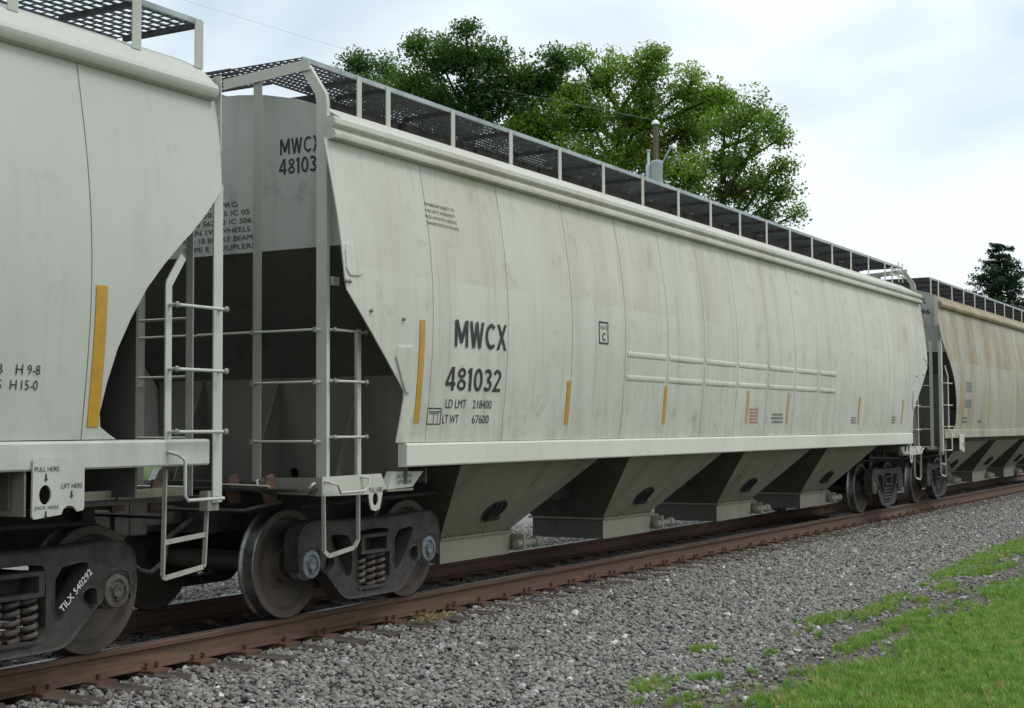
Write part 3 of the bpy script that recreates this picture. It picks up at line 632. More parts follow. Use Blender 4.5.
def ladder_two(C, s, side, PT):
    """corner post, end stile and side stile of the middle car: s = end, side = -1 near"""
    X = lambda e: s*(HL-e)
    fx = lambda q: (s*(HL-q[0]), side*q[1], q[2])          # (e, |y|, z)
    def B(b_, name, mt, par, **k): return b_.mirror(fx).build(name, mt, par, **k)
    e0 = .885                                               # post position from coupler face
    # corner post: an L angle, its top bent inwards to the end beam
    L = MB()
    path = [(1.39, 1.04), (1.39, 4.26), (1.375, 4.34), (1.20, 4.60)]
    for (ya, za), (yb, zb) in zip(path, path[1:]):
        L.add([(e0+d, y-.0, z) for z, y in ((za, ya), (zb, yb)) for d in (0, .042)] + [(e0+d, y-.009, z) for z, y in ((za, ya), (zb, yb)) for d in (0, .042)], [(0, 1, 3, 2), (4, 6, 7, 5), (0, 4, 5, 1), (2, 3, 7, 6), (0, 2, 6, 4), (1, 5, 7, 3)])
        L.add([(e0+d, y-.0095, z) for z, y in ((za, ya), (zb, yb)) for d in (0, .009)] + [(e0+d, y-.105, z) for z, y in ((za, ya), (zb, yb)) for d in (0, .009)], [(0, 1, 3, 2), (4, 6, 7, 5), (0, 4, 5, 1), (2, 3, 7, 6), (0, 2, 6, 4), (1, 5, 7, 3)])
    lad = B(L, 'end_ladder', PT, C, recalc=True)
    B(MB().prism([(.30, 4.49), (1.22, 4.55), (1.22, 4.64), (.30, 4.58)], e0-.02, e0-.008, 'yz'), 'end_beam', PT, lad)
    for sy in (.66,): B(MB().box(e0, e0+.012, sy-.043, sy+.043, 1.06, 4.54), 'end_stile', 'step_paint', lad)
    for z in (2.39, 1.965, 1.48):
        yi = .05 if z > 2.3 else .66
        B(MB().tube([(e0+.03, 1.33, z), (e0-.055, 1.325, z), (e0-.055, .66, z), (e0-.055, yi, z), (e0+.03, yi-.01, z)], .0105, 8), 'rung', PT, lad, smooth=60)
        for yy in (.66, 1.31):
            B(MB().tube([(e0-.055, yy, z-.02), (e0-.055, yy, z+.02)], .019, 8), 'rung_bolt', 'bolt_steel', lad)
    # side stile and rungs
    es = 1.375
    B(MB().box(es-.026, es+.026, 1.352, 1.362, 1.06, 2.42).box(es+.017, es+.026, 1.30, 1.352, 1.06, 2.40), 'side_stile', PT, lad)
    for z in (2.39, 1.972, 1.514):
        B(MB().tube([(e0+.04, 1.37, z), (e0+.045, 1.43, z), (es-.005, 1.43, z), (es, 1.35, z)], .0115, 8), 'rung', PT, lad, smooth=60)
        for e_ in (e0+.045, es-.005): B(MB().lathe([(.02, 1.435), (.02, 1.45), (.01, 1.455)], (e_, 0, z), n=8), 'rung_bolt', 'bolt_steel', lad)
    # sill plates at the corner with the pull ear
    out = [(e0-.075, 1.04), (e0+.56, 1.03), (e0+.575, .965), (e0+.60, .90), (e0+.66, .885), (e0+.72, .90), (e0+.745, .965), (e0+.77, 1.06), (e0+.83, 1.07), (e0+.74, 1.20), (e0-.075, 1.195)]
    pp = B(MB().plate(out, [ellipse(e0+.66, .985, .042, .055, 14)], 1.396, 1.408), 'corner_plate', PT, C)
    B(MB().plate([(.755, 1.05), (1.394, 1.04), (1.394, 1.19), (.755, 1.18)], [], e0-.075, e0-.063, 'yz'), 'end_sill_plate', 'dirty_trim', pp)
    B(MB().prism([(e0+.85, 1.06), (e0+1.23, 1.07), (e0+1.40, 1.20), (e0+.95, 1.21)], 1.32, 1.404), 'jacking_pad', 'trim_paint', C)
    B(MB().box(e0+.83, e0+1.23, 1.30, 1.41, 1.04, 1.058), 'jacking_pad', 'dirty_trim', C)
    B(MB().tube([(e0-.05, 1.40, 1.16), (e0-.05, 1.46, 1.15), (e0+.06, 1.46, 1.13), (e0+.10, 1.46, 1.06), (e0+.42, 1.46, 1.065), (e0+.49, 1.46, 1.10), (e0+.49, 1.46, 1.17), (e0+.44, 1.40, 1.185)], .0115, 8), 'handhold', PT, lad, smooth=60)
    B(MB().tube([(e0-.06, 1.33, 1.15), (e0-.115, 1.33, 1.13), (e0-.115, 1.28, 1.065), (e0-.115, .84, 1.065), (e0-.115, .78, 1.10), (e0-.115, .76, 1.16), (e0-.06, .74, 1.16)], .0115, 8), 'handhold', PT, lad, smooth=60)
    # stirrup step
    S = MB()
    for (a, za), (b2, zb2) in zip([(e0-.055, 1.06), (e0-.045, .60), (e0+.02, .555), (e0+.37, .60), (e0+.42, .66), (e0+.42, 1.04)], [(e0-.045, .60), (e0+.02, .555), (e0+.37, .60), (e0+.42, .66), (e0+.42, 1.04)]):
        S.bar((a, 1.40, za), (b2, 1.40, zb2), .034, .012, up=(0, 1, 0) if abs(za-zb2) < abs(a-b2) else (1, 0, 0))
    B(S, 'stirrup_step', 'step_paint', lad)
    # top chord end bracket with its bolt
    B(MB().box(e0-.012, e0+.065, 1.394, 1.412, 3.93, 4.075), 'chord_bracket', PT, lad, bevel=.004)
    B(MB().lathe([(.018, 1.412), (.018, 1.428), (.008, 1.432)], (e0+.025, 0, 4.02), n=8), 'bolt', 'bolt_steel', lad)
    B(MB().box(e0+.06, e0+.16, 1.385, 1.40, 2.76, 2.83), 'side_bracket', PT, lad)

def ladder_one(C, s, side, PT):
    """ladder of the round-shouldered cars"""
    fx = lambda q: (s*(HL-q[0]), side*q[1], q[2])
    def B(b_, name, mt, par, **k): return b_.mirror(fx).build(name, mt, par, **k)
    e0, e1 = .56, 1.07
    lad = B(MB().box(e0-.045, e0+.05, 1.50, 1.512, 1.06, 3.36).box(e0-.045, e0-.033, 1.45, 1.4995, 1.06, 3.30), 'side_ladder', PT, C)
    q = MB().box(e1-.03, e1+.03, 1.50, 1.512, 1.40, 2.60)
    q.bar((e1, 1.506, 2.59), (e1-.16, 1.49, 2.80), .012, .06, up=(1, 0, 0)); B(q, 'side_stile', PT, lad)
    for z in (2.446, 2.0, 1.566):
        B(MB().tube([(e0, 1.505, z), (e0, 1.575, z), (e1, 1.575, z), (e1, 1.505, z)], .0125, 8), 'rung', PT, lad, smooth=60)
        for e_ in (e0, e1): B(MB().lathe([(.022, 1.58), (.022, 1.594), (.012, 1.60)], (e_, 0, z), n=8), 'rung_bolt', 'bolt_steel', lad)
    B(MB().tube([(e1+.02, 1.53, 1.43), (e1-.02, 1.585, 1.41), (e1-.09, 1.585, 1.37), (e1-.09, 1.585, 1.13), (e1-.12, 1.585, 1.09), (e0+.02, 1.585, 1.09), (e0+.01, 1.51, 1.10)], .0125, 8), 'handhold', PT, lad, smooth=60)
    S = MB()
    pts = [(e1-.05, 1.30), (e1-.03, .57), (e1-.05, .555), (e0+.07, .60), (e0+.06, .62), (e0+.03, 1.06)]
    for a, b2 in zip(pts, pts[1:]): S.bar((a[0], 1.44, a[1]), (b2[0], 1.44, b2[1]), .034, .012, up=(0, 1, 0) if abs(a[1]-b2[1]) < abs(a[0]-b2[0]) else (1, 0, 0))
    S.bar((e1-.04, 1.44, .80), (e0+.05, 1.44, .83), .034, .012, up=(0, 1, 0)); B(S, 'stirrup_step', 'step_paint', lad)
    B(MB().box(e0-.03, e0+.09, 1.42, 1.498, 1.0, 1.14), 'corner_plate', 'dirty_trim', lad)
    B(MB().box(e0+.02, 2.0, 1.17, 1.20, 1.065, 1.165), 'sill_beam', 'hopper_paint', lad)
    B(MB().box(e0+.35, 1.25, 1.2005, 1.23, 1.075, 1.15), 'step_bracket', 'dirty_trim', lad)
    # end posts and end grab irons
    for yy in (1.28, .62): B(MB().box(.60, .612, yy-.032, yy+.032, 1.1, 4.02 if yy < 1 else 3.3), 'end_stile', PT, lad)
    for z in (2.40, 1.97, 1.52, 1.16): B(MB().tube([(.60, 1.24, z), (.535, 1.24, z), (.535, .62, z), (.60, .62, z)], .0105, 8), 'rung', PT, lad, smooth=60)
    B(MB().box(e0-.072, e0-.060, 1.40, 1.47, 3.62, 4.18), 'end_lip', PT, lad)
    # jacking plate hung from the sill
    e = 1.86
    lab = B(MB().plate([(e+.02, 1.415), (e+.40, 1.412), (e+.42, 1.395), (e+.425, 1.05), (e+.41, 1.032), (e+.19, 1.052), (e+.175, 1.085), (e+.14, 1.105), (e+.10, 1.102), (e+.07, 1.08), (e+.06, 1.064), (e+.015, 1.07), (e, 1.085), (e, 1.395)], [ellipse(e+.322, 1.18, .05, .062, 16)], 1.525, 1.540), 'jacking_plate', PT, C)
    B(MB().box(e+.44, e+.455, 1.2, 1.5, 1.05, 1.33), 'jacking_web', 'dirty_trim', lab)
    B(MB().box(e0+.10, e0+.118, 1.50, 1.52, 1.36, 1.40), 'rivet', 'bolt_steel', lad)

seams2 = [x-9.2 for x in (1.10, 2.43, 3.77, 5.06, 6.23, 7.38, 8.52, 9.70, 10.85, 11.95, 13.10, 14.50, 15.90, 17.25)]
posts2 = [x-9.2 for x in (.585, 1.028, 2.126, 3.25, 4.33, 5.41, 6.50, 7.60, 8.70, 9.80, 10.90, 11.95, 13.02, 14.08, 15.15, 16.22, 17.30, 17.80)]
ST2 = dict(style=2, wy=1.115, wz=4.665, wr=4.30, pw=.032, paint='car_paint', end='end_paint', trim='trim_paint', chord='car_paint', sillmat='sill_paint', sill=(1.25, 1.457), sill_e=1.85, chord_e=.85,
           endwall=1.06, roof_e=1.063, notch=[(4.0, .79), (2.81, .885), (2.70, .915), (1.93, 1.76), (1.90, 1.79), (1.84, 1.80), (1.457, 1.74)], seams=seams2, posts=posts2, walk_e=.90, cross_e=(.90, 1.45), pitch=.058, skew=0., ladder=ladder_two, cap=lambda s: 'cap_blue' if s < 0 else 'cap_brown')
seams1 = [8.44, 7.2, 5.9, 4.6, 3.3, 2.0, .7, -.6, -1.9, -3.2, -4.5, -5.8, -7.1, -8.45][::-1]
notch1 = [(4.0, .49), (3.6, .52), (3.32, .55), (3.12, .74), (2.95, .92), (2.90, .985), (2.716, 1.185), (2.54, 1.346), (2.324, 1.485), (2.116, 1.591), (1.89, 1.664), (1.691, 1.707), (1.602, 1.691), (1.56, 1.62), (1.52, 1.54)]
posts1 = [-9.72, -9.085, -7.9, -6.8, -5.7, -4.6, -3.5, -2.4, -1.3, -.2, .9, 2.0, 3.1, 4.2, 5.3, 6.4, 7.5, 8.0, 9.085, 9.72]
ST1 = dict(style=1, wy=1.29, wz=4.595, wr=4.235, pw=.042, paint='car_paint_clean', end='end_paint', trim='car_paint_clean', chord='car_paint_clean', sillmat='car_paint_clean', sill=(1.33, 1.515), sill_e=.66, chord_e=.545,
           endwall=.95, roof_e=.54, notch=notch1, seams=seams1, posts=posts1, walk_e=.53, cross_e=(.53, 1.2), pitch=.095, skew=.04, ladder=ladder_one, cap=lambda s: 'cap_brown')
ST3 = dict(ST1, roof_e=.953, chord_e=.75, pw=.04, paint='car_paint_rusty', chord='rusty_edge_paint', sillmat='car_paint_rusty', trim='trim_paint', skew=0., pitch=.09, seams=[x+.35 for x in seams1])
car2 = car('long pale grey covered hopper in the middle, with black number 481032 on its side', 9.2, ST2)
car1 = car('clean pale grey covered hopper cut by the left edge, with curved cut-out side', -11.38, ST1)
car3 = car('rust-streaked tan covered hopper at the far right end, with brown rusty roof edge', 29.76, ST3)

# ---- raised ribs across the middle panels of the middle car
X2 = lambda X: X-9.2
edges = [5.06, 6.23, 7.38, 8.52, 9.70, 10.85, 11.95, 12.85]
for z in (2.405, 2.14):
    for a, b2 in zip(edges, edges[1:]):
        n = 8; q = MB(); q.add([(X2(x_), -(prof(z+dz)+.010*math.cos(u)-.002), z+dz) for x_ in (a+.05, b2-.05) for u, dz in [((-.5+k/n)*PI, .034*math.sin((-.5+k/n)*PI)) for k in range(n+1)]],
              [(k, k+1, n+2+k, n+1+k) for k in range(n)] + [tuple(range(n+1)), tuple(range(n+1, 2*n+2))])
        q.build('pressed_rib', 'car_paint', car2, smooth=50)
# ---- reflective strips
def strip(C, x, z0, z1, w, mt):
    n = 8; q = MB(); vs = []
    for off in (.0018, .0035):
        for k in range(n+1):
            z = z0+(z1-z0)*k/n; vs += [(x-w/2, -(prof(z)+off), z), (x+w/2, -(prof(z)+off), z)]
    q.add(vs, [(2*k, 2*k+1, 2*k+3, 2*k+2) for k in range(n)] + [(2*(n+1)+2*k, 2*(n+1)+2*k+2, 2*(n+1)+2*k+3, 2*(n+1)+2*k+1) for k in range(n)])
    return q.build('reflective_strip', mt, C, recalc=False)
strip(car2, X2(.93), 1.63, 2.53, .085, 'reflector_yellow')
for x_, f_ in ((3.74, 0), (6.22, 0), (8.98, 1), (10.62, 1), (14.18, 1), (16.9, 1)): strip(car2, X2(x_), 1.62, 2.07, .085, 'reflector_faded' if f_ else 'reflector_yellow')
strip(car1, 8.53, 1.60, 2.52, .10, 'reflector_yellow')
strip(car3, -8.30, 1.62, 2.5, .09, 'reflector_faded'); strip(car3, -5.4, 1.62, 2.1, .09, 'reflector_faded')
# ---- lettering
def on_side(x0, x1, z0, z1, off=.0022):
    return lambda u, v: (x0+(x1-x0)*u, -(prof(z0+(z1-z0)*v)+off), z0+(z1-z0)*v)
bold_letters('reporting_mark', 'MWCX', on_side(X2(1.47), X2(2.40), 2.325, 2.57), 'letter_black', car2)
bold_letters('car_number', '481032', on_side(X2(1.35), X2(2.33), 1.925, 2.14), 'letter_black', car2)
lettering('load_limit', 'LD LMT', on_side(X2(1.38), X2(1.73), 1.765, 1.845), 'letter_black', car2, .0)
lettering('load_limit', '218400', on_side(X2(1.85), X2(2.19), 1.765, 1.845), 'letter_black', car2, .0)
lettering('light_weight', 'LT WT', on_side(X2(1.35), X2(1.62), 1.625, 1.705), 'letter_black', car2, .0)
lettering('light_weight', '67600', on_side(X2(1.86), X2(2.16), 1.625, 1.705), 'letter_black', car2, .0)
lettering('stencil_notice', 'OWNERSHIP SUBJECT TO\nA SECURITY AGREEMENT\nFILED WITH THE SURFACE\nTRANSPORTATION BOARD', on_side(X2(1.08), X2(1.63), 3.40, 3.60), 'letter_black', car2, .0, line=1.35)
def frame_mark(C, x0, x1, z0, z1, t, mt='letter_black', name='stencil_frame', off=.0022):
    q = MB(); Mp = on_side(x0, x1, z0, z1, off); uv = [(0, 0), (1, 0), (1, 1), (0, 1)]; tu, tv = t/(x1-x0), t/(z1-z0)
    inn = [(tu, tv), (1-tu, tv), (1-tu, 1-tv), (tu, 1-tv)]
    q.add([Mp(*p) for p in uv+inn], [(i, (i+1) % 4, 4+(i+1) % 4, 4+i) for i in range(4)]); return q.build(name, mt, C, recalc=False)
frame_mark(car2, X2(4.39), X2(4.62), 2.49, 2.735, .018)
lettering('plate_letter', 'C', on_side(X2(4.47), X2(4.545), 2.525, 2.615), 'letter_black', car2, .02)
lettering('plate_word', 'PLATE', on_side(X2(4.435), X2(4.585), 2.65, 2.69), 'letter_black', car2, 0)
# lube stencil box beside the light weight
frame_mark(car2, X2(1.09), X2(1.32), 1.615, 1.765, .010, 'letter_black')
q = MB(); Mp = on_side(X2(1.09), X2(1.32), 1.615, 1.765, .0022)
for r_ in ((.12, .74, .95, .80), (.46, .1, .50, .70), (.16, .64, .84, .68), (.74, .1, .78, .62)): q.add([Mp(r_[0], r_[1]), Mp(r_[2], r_[1]), Mp(r_[2], r_[3]), Mp(r_[0], r_[3])], [(0, 1, 2, 3)])
q.build('lube_stencil', 'letter_black', car2, recalc=False)
# small unreadable stencil blocks: rows of short dashes
def stencil(C, x0, x1, z0, z1, rows, mt, seed):
    rd = random.Random(seed); q = MB(); Mp = on_side(x0, x1, z0, z1, .0022)
    for r_ in range(rows):
        va, vb = 1-(r_+.72)/rows, 1-(r_+.12)/rows; u = rd.uniform(0, .1)
        while u < .95:
            w = rd.uniform(.03, .09); u2 = min(1, u+w); q.add([Mp(u, va), Mp(u2, va), Mp(u2, vb), Mp(u, vb)], [(0, 1, 2, 3)]); u = u2+rd.uniform(.012, .05)
        if rd.random() < .3: pass
    return q.build('stencil_block', mt, C, recalc=False)
stencil(car2, X2(9.06), X2(9.42), 1.62, 1.84, 5, 'letter_red', 1)
stencil(car2, X2(9.95), X2(10.45), 1.62, 1.78, 3, 'letter_grey', 2)
stencil(car2, X2(13.75), X2(14.05), 1.62, 1.74, 3, 'letter_grey', 3); stencil(car2, X2(16.2), X2(16.5), 1.62, 1.76, 3, 'letter_grey', 4)
for k, (a, b2, c_, d_, r_) in enumerate(((-7.9, -7.3, 2.3, 2.52, 4), (-7.95, -7.25, 1.95, 2.15, 4), (-8.1, -7.6, 1.62, 1.78, 2), (-6.6, -6.2, 1.62, 1.72, 1))): stencil(car3, a, b2, c_, d_, r_, 'letter_grey', 10+k)
# end lettering of the middle car
XE = -(HL-1.06)-.004
def on_end(ya, yb, z0, z1): return lambda u, v: (XE, ya+(yb-ya)*u, z0+(z1-z0)*v)
bold_letters('reporting_mark', 'MWCX', on_end(-.765, -1.20, 3.91, 4.045), 'letter_black', car2)
bold_letters('car_number', '481032', on_end(-.755, -1.235, 3.74, 3.875), 'letter_black', car2)
for k, (t_, ya, yb) in enumerate((('TRK SPRG', .30, -.20), ('2-D5 503   5 IC 05', .42, -.33), ('3-D5 562   2 IC 5063', .42, -.40), ('36 IN 1W WHEELS', .42, -.34), ('NO 18 BRAKE BEAMS', .42, -.41), ('TYPE E COUPLERS', .42, -.40))):
    z1 = 3.555-k*.0745; lettering('end_stencil', t_, on_end(ya-.10, yb-.10, z1-.045, z1), 'letter_black', car2, 0)
# end lettering of the right-hand car
XE = -(HL-.95)-.004
lettering('end_mark', 'K', on_end(-1.03, -1.13, 4.10, 4.21), 'letter_black', car3, .02)
lettering('end_mark', '96', on_end(-1.02, -1.20, 3.88, 3.99), 'letter_black', car3, .02)
# left car
for t_, a, b2, z0 in (('B', -3.66, -3.615, 1.925), ('H', -3.515, -3.46, 1.925), ('9-8', -3.425, -3.325, 1.925), ('S', -3.655, -3.615, 1.83), ('H', -3.55, -3.50, 1.83), ('15-0', -3.465, -3.335, 1.83), ('M', -3.70, -3.635, 1.735)):
    lettering('dimension_figure', t_, on_side(a+11.38, b2+11.38, z0, z0+.06), 'letter_black', car1, .0)
def flat(y, x0, x1, z0, z1): return lambda u, v: (x0+(x1-x0)*u, y, z0+(z1-z0)*v)
e = 1.86; px = lambda d: HL-e-d
def arrow(C, x_, z_, y_, sc=1.):
    q = MB(); q.add([(x_+a*sc, y_, z_+c*sc) for a, c in ((-.006, .05), (.006, .05), (.006, .02), (.016, .02), (0, 0), (-.016, .02), (-.006, .02))], [tuple(range(7))]); q.build('arrow_mark', 'letter_black', C, recalc=False)
lettering('plate_words', 'PULL HERE', flat(-1.544, px(.41), px(.215), 1.325, 1.355), 'letter_black', car1, 0); arrow(car1, px(.32), 1.262, -1.544)
lettering('plate_words', 'LIFT HERE', flat(-1.544, px(.195), px(.02), 1.215, 1.245), 'letter_black', car1, 0); arrow(car1, px(.11), 1.15, -1.544)
lettering('plate_words', 'JACK HERE', flat(-1.544, px(.41), px(.215), 1.085, 1.113), 'letter_black', car1, 0); arrow(car1, px(.32), 1.03, -1.544)
# truck number on the diagonal of the left car's side frame
tx, tz = 8.30+.40, .36; an = math.atan2(.242, .265)
def tm(u, v):
    a, c_ = u*.36, v*.05; return (tx+a*math.cos(an)-c_*math.sin(an)-.01, -1.0775, tz+a*math.sin(an)+c_*math.cos(an))
lettering('truck_stencil', 'TILX 540292', tm, 'letter_white', car1, .01)
# pull / jack words on the middle car
lettering('plate_words', 'PULL HERE', flat(-1.4125, -(HL-.885-.57), -(HL-.885-.76), 1.045, 1.085), 'letter_black', car2, .0)
lettering('plate_words', 'JACK AND\nLIFT HERE', flat(-1.4075, -(HL-.885-.98), -(HL-.885-1.22), 1.10, 1.185), 'letter_black', car2, .0, 'CENTER')
# hand brake on the left car's end
bw = MB()
bw.tube([(0, .29*math.cos(a), .29*math.sin(a)) for a in [2*PI*k/24 for k in range(25)]], .014, 6)
for k in range(5):
    a = 2*PI*k/5; bw.tube([(0, 0, 0), (-.03, .14*math.cos(a), .14*math.sin(a)), (0, .29*math.cos(a), .29*math.sin(a))], .011, 6)
bo = bw.build('brake_wheel', 'galvanized', car1, smooth=50); bo.location = (HL-.66, -.42, 2.1)
MB().box(HL-.95, HL-.70, -.57, -.27, 1.95, 2.3).build('brake_housing', 'dirty_trim', car1, bevel=.02)
MB().tube([(HL-.96, -.80, 1.95), (HL-.96, -.80, 1.15)], .012, 6).build('brake_chain', 'dirty_trim', car1)
# rail over the far end of the middle car
hr = MB()
for e_ in (1.0, 1.28): hr.bar((HL-e_, -1.16, 4.36), (HL-e_, -1.16, 4.74), .04, .012, up=(0, 1, 0))
for z in (4.47, 4.57): hr.bar((HL-1.9, -1.16, z), (HL-.70, -1.16, z), .012, .03)
hr.build('roof_handhold', 'trim_paint', car2)

# ------------------------------------------------------------------ ballast and grass (scattered)
def source(name, objs):
    c_ = bpy.data.collections.new(name)
    for o in objs:
        COL.objects.unlink(o); c_.objects.link(o)
    return c_
stones = []
for k in range(9):
    bm = bmesh.new(); rd = random.Random(k+3)
    sx_, sy_, sz_ = rd.uniform(.8, 1.25), rd.uniform(.6, .95), rd.uniform(.5, .8)
    for _ in range(15):
        v = Vector((rd.gauss(0, 1), rd.gauss(0, 1), rd.gauss(0, 1))).normalized()*rd.uniform(.75, 1)
        bm.verts.new((v.x*sx_, v.y*sy_, v.z*sz_))
    r_ = bmesh.ops.convex_hull(bm, input=bm.verts[:]); bmesh.ops.delete(bm, geom=[g for g in r_['geom_interior'] if isinstance(g, bmesh.types.BMVert)], context='VERTS')
    bmesh.ops.recalc_face_normals(bm, faces=bm.faces[:])
    me = bpy.data.meshes.new('stone'); bm.to_mesh(me); bm.free(); me.materials.append(M['stone']); stones.append(obj('stone', me))
dark = []
for o in stones:
    me = o.data.copy(); me.materials.clear(); me.materials.append(M['stone_oily_shaded']); dark.append(obj('stone', me))
STONES = source('stone_shapes', stones); OILY_SHADED = source('oily_shaded_stone_shapes', dark)
tufts = []
for k in range(6):
    rd = random.Random(k+30); b_ = MB()
    for _ in range(18):
        a = rd.uniform(0, 6.28); r_ = rd.uniform(0, .22); h = rd.uniform(.5, 1.0); ln = rd.uniform(.15, .75)*h; w = rd.uniform(.022, .042)
        ox, oy = r_*math.cos(a)*2, r_*math.sin(a)*2; dx, dy = math.cos(a), math.sin(a); px_, py_ = -dy*w, dx*w
        p0, p1, p2 = (ox, oy, -.05), (ox+dx*ln*.35, oy+dy*ln*.35, h*.62), (ox+dx*ln, oy+dy*ln, h)
        b_.add([(p0[0]-px_, p0[1]-py_, p0[2]), (p0[0]+px_, p0[1]+py_, p0[2]), (p1[0]+px_*.8, p1[1]+py_*.8, p1[2]), (p1[0]-px_*.8, p1[1]-py_*.8, p1[2]), p2], [(0, 1, 2, 3), (3, 2, 4)])
    tufts.append(b_.build('tuft', 'grass_blade', None, recalc=False))
TUFTS = source('tuft_shapes', tufts)
def scatter(name, pts, scl, srcs, label, cat, seed):
    """one object whose points carry a size and become loose pieces"""
    me = bpy.data.meshes.new(name); me.vertices.add(len(pts)); me.vertices.foreach_set('co', np.asarray(pts, np.float32).ravel())
    at = me.attributes.new('size', 'FLOAT', 'POINT'); at.data.foreach_set('value', np.asarray(scl, np.float32))
    o = obj(name, me, None, 'stuff', label); o['category'] = cat
    ng = bpy.data.node_groups.new(name, 'GeometryNodeTree')
    ng.interface.new_socket('Geometry', in_out='INPUT', socket_type='NodeSocketGeometry'); ng.interface.new_socket('Geometry', in_out='OUTPUT', socket_type='NodeSocketGeometry')
    gi, go = ng.nodes.new('NodeGroupInput'), ng.nodes.new('NodeGroupOutput')
    ci = ng.nodes.new('GeometryNodeCollectionInfo'); ci.inputs['Collection'].default_value = srcs; ci.inputs['Separate Children'].default_value = True; ci.inputs['Reset Children'].default_value = True
    m2p = ng.nodes.new('GeometryNodeMeshToPoints'); ip = ng.nodes.new('GeometryNodeInstanceOnPoints'); ip.inputs['Pick Instance'].default_value = True
    rv = ng.nodes.new('FunctionNodeRandomValue'); rv.data_type = 'FLOAT_VECTOR'; rv.inputs['Seed'].default_value = seed
    full = srcs != TUFTS
    rv.inputs[0].default_value = (-.5 if full else -.12, -.5 if full else -.12, 0); rv.inputs[1].default_value = (.5 if full else .12, .5 if full else .12, 6.283)
    na = ng.nodes.new('GeometryNodeInputNamedAttribute'); na.data_type = 'FLOAT'; na.inputs[0].default_value = 'size'
    L = ng.links.new
    L(gi.outputs[0], m2p.inputs[0]); L(m2p.outputs[0], ip.inputs['Points']); L(ci.outputs[0], ip.inputs['Instance']); L(rv.outputs[0], ip.inputs['Rotation']); L(na.outputs[0], ip.inputs['Scale']); L(ip.outputs[0], go.inputs[0])
    md = o.modifiers.new('scatter', 'NODES'); md.node_group = ng
    return o
def zgv(y):
    a = np.abs(y); return np.interp(a, [0, 1.1, 1.7, 3.6, 5.0, 900], [-.228, -.236, -.254, -.345, -.37, -.37])
pts = []; sc_ = []
def stones_in(xa, xb, ya, yb, dens, smin=.016, smax=.040, keep=None, lift=.0):
    n = int((xb-xa)*(yb-ya)*dens); P_ = np.stack([rng.uniform(xa, xb, n), rng.uniform(ya, yb, n)], 1); s_ = rng.uniform(smin, smax, n)*np.where(rng.random(n) < .08, 1.35, 1)
    if keep is not None:
        k = keep(P_); P_, s_ = P_[k], s_[k]
    z = zgv(P_[:, 1]) + s_*.25 + rng.uniform(-.012, .012, len(s_)) + lift
    # heap between ties, settle low over the buried ties beside the rail
    near = (np.abs(P_[:, 1]) < 1.35); tie = np.abs(((P_[:, 0]-(X0+.3)+.26) % .52)-.26) < .11
    z = np.where(near & tie & (rng.random(len(z)) < .78), z-.085, z)
    rail = np.abs(np.abs(P_[:, 1])-.755) < .11; z = np.where(rail, z-.05, z)
    pts.append(np.column_stack([P_, z])); sc_.append(s_)
fade = lambda P_: rng.random(len(P_)) < np.clip((P_[:, 1]+4.62+.2*np.sin(P_[:, 0]*.9)+.12*np.sin(P_[:, 0]*2.7))/.75, .09, 1)
stones_in(-6, 14, -5.1, -.9, 820, keep=fade)
stones_in(14, 30, -5.1, -.9, 560, .019, .042, keep=fade)
stones_in(-6, 22, -5.1, -3.9, 300, .006, .014)
stones_in(30, 60, -4.8, -.9, 330, .022, .046, keep=fade)
stones_in(-6, 40, 1.3, 5.6, 170, .022, .045)
scatter('ballast', np.concatenate(pts), np.concatenate(sc_), STONES, 'grey crushed stone ballast spread beside and between the rails', 'ballast', 3)
pts.clear(); sc_.clear(); stones_in(-8, 22, -.9, 1.3, 480); stones_in(22, 50, -.9, 1.3, 180, .022, .045)
scatter('ballast', np.concatenate(pts), np.concatenate(sc_), OILY_SHADED, 'dark oil-stained ballast stones between the two rails, under-car shade in their colour', 'ballast', 4)
# grass
def gpts(xa, xb, ya, yb, dens, keep, hmin, hmax):
    n = int((xb-xa)*(yb-ya)*dens); P_ = np.stack([rng.uniform(xa, xb, n), rng.uniform(ya, yb, n)], 1); k = keep(P_); P_ = P_[k]; return np.column_stack([P_, zgv(P_[:, 1])]), rng.uniform(hmin, hmax, len(P_))
edge = lambda x: -5.13 + .16*np.sin(x*1.7) + .10*np.sin(x*4.1+1) + .06*np.sin(x*9.3)
G = []; H_ = []
for a in (gpts(-2, 14, -8.3, -4.5, 700, lambda P_: P_[:, 1] < edge(P_[:, 0])+rng.normal(0, .13, len(P_))-(rng.random(len(P_)) < .04)*-.35, .03, .10), gpts(14, 45, -7, -4.4, 200, lambda P_: P_[:, 1] < edge(P_[:, 0])+.3+rng.normal(0, .08, len(P_)), .06, .13)):
    G.append(a[0]); H_.append(a[1])
scatter('grass', np.concatenate(G), np.concatenate(H_), TUFTS, 'mown green grass verge in the lower right corner', 'grass', 5)
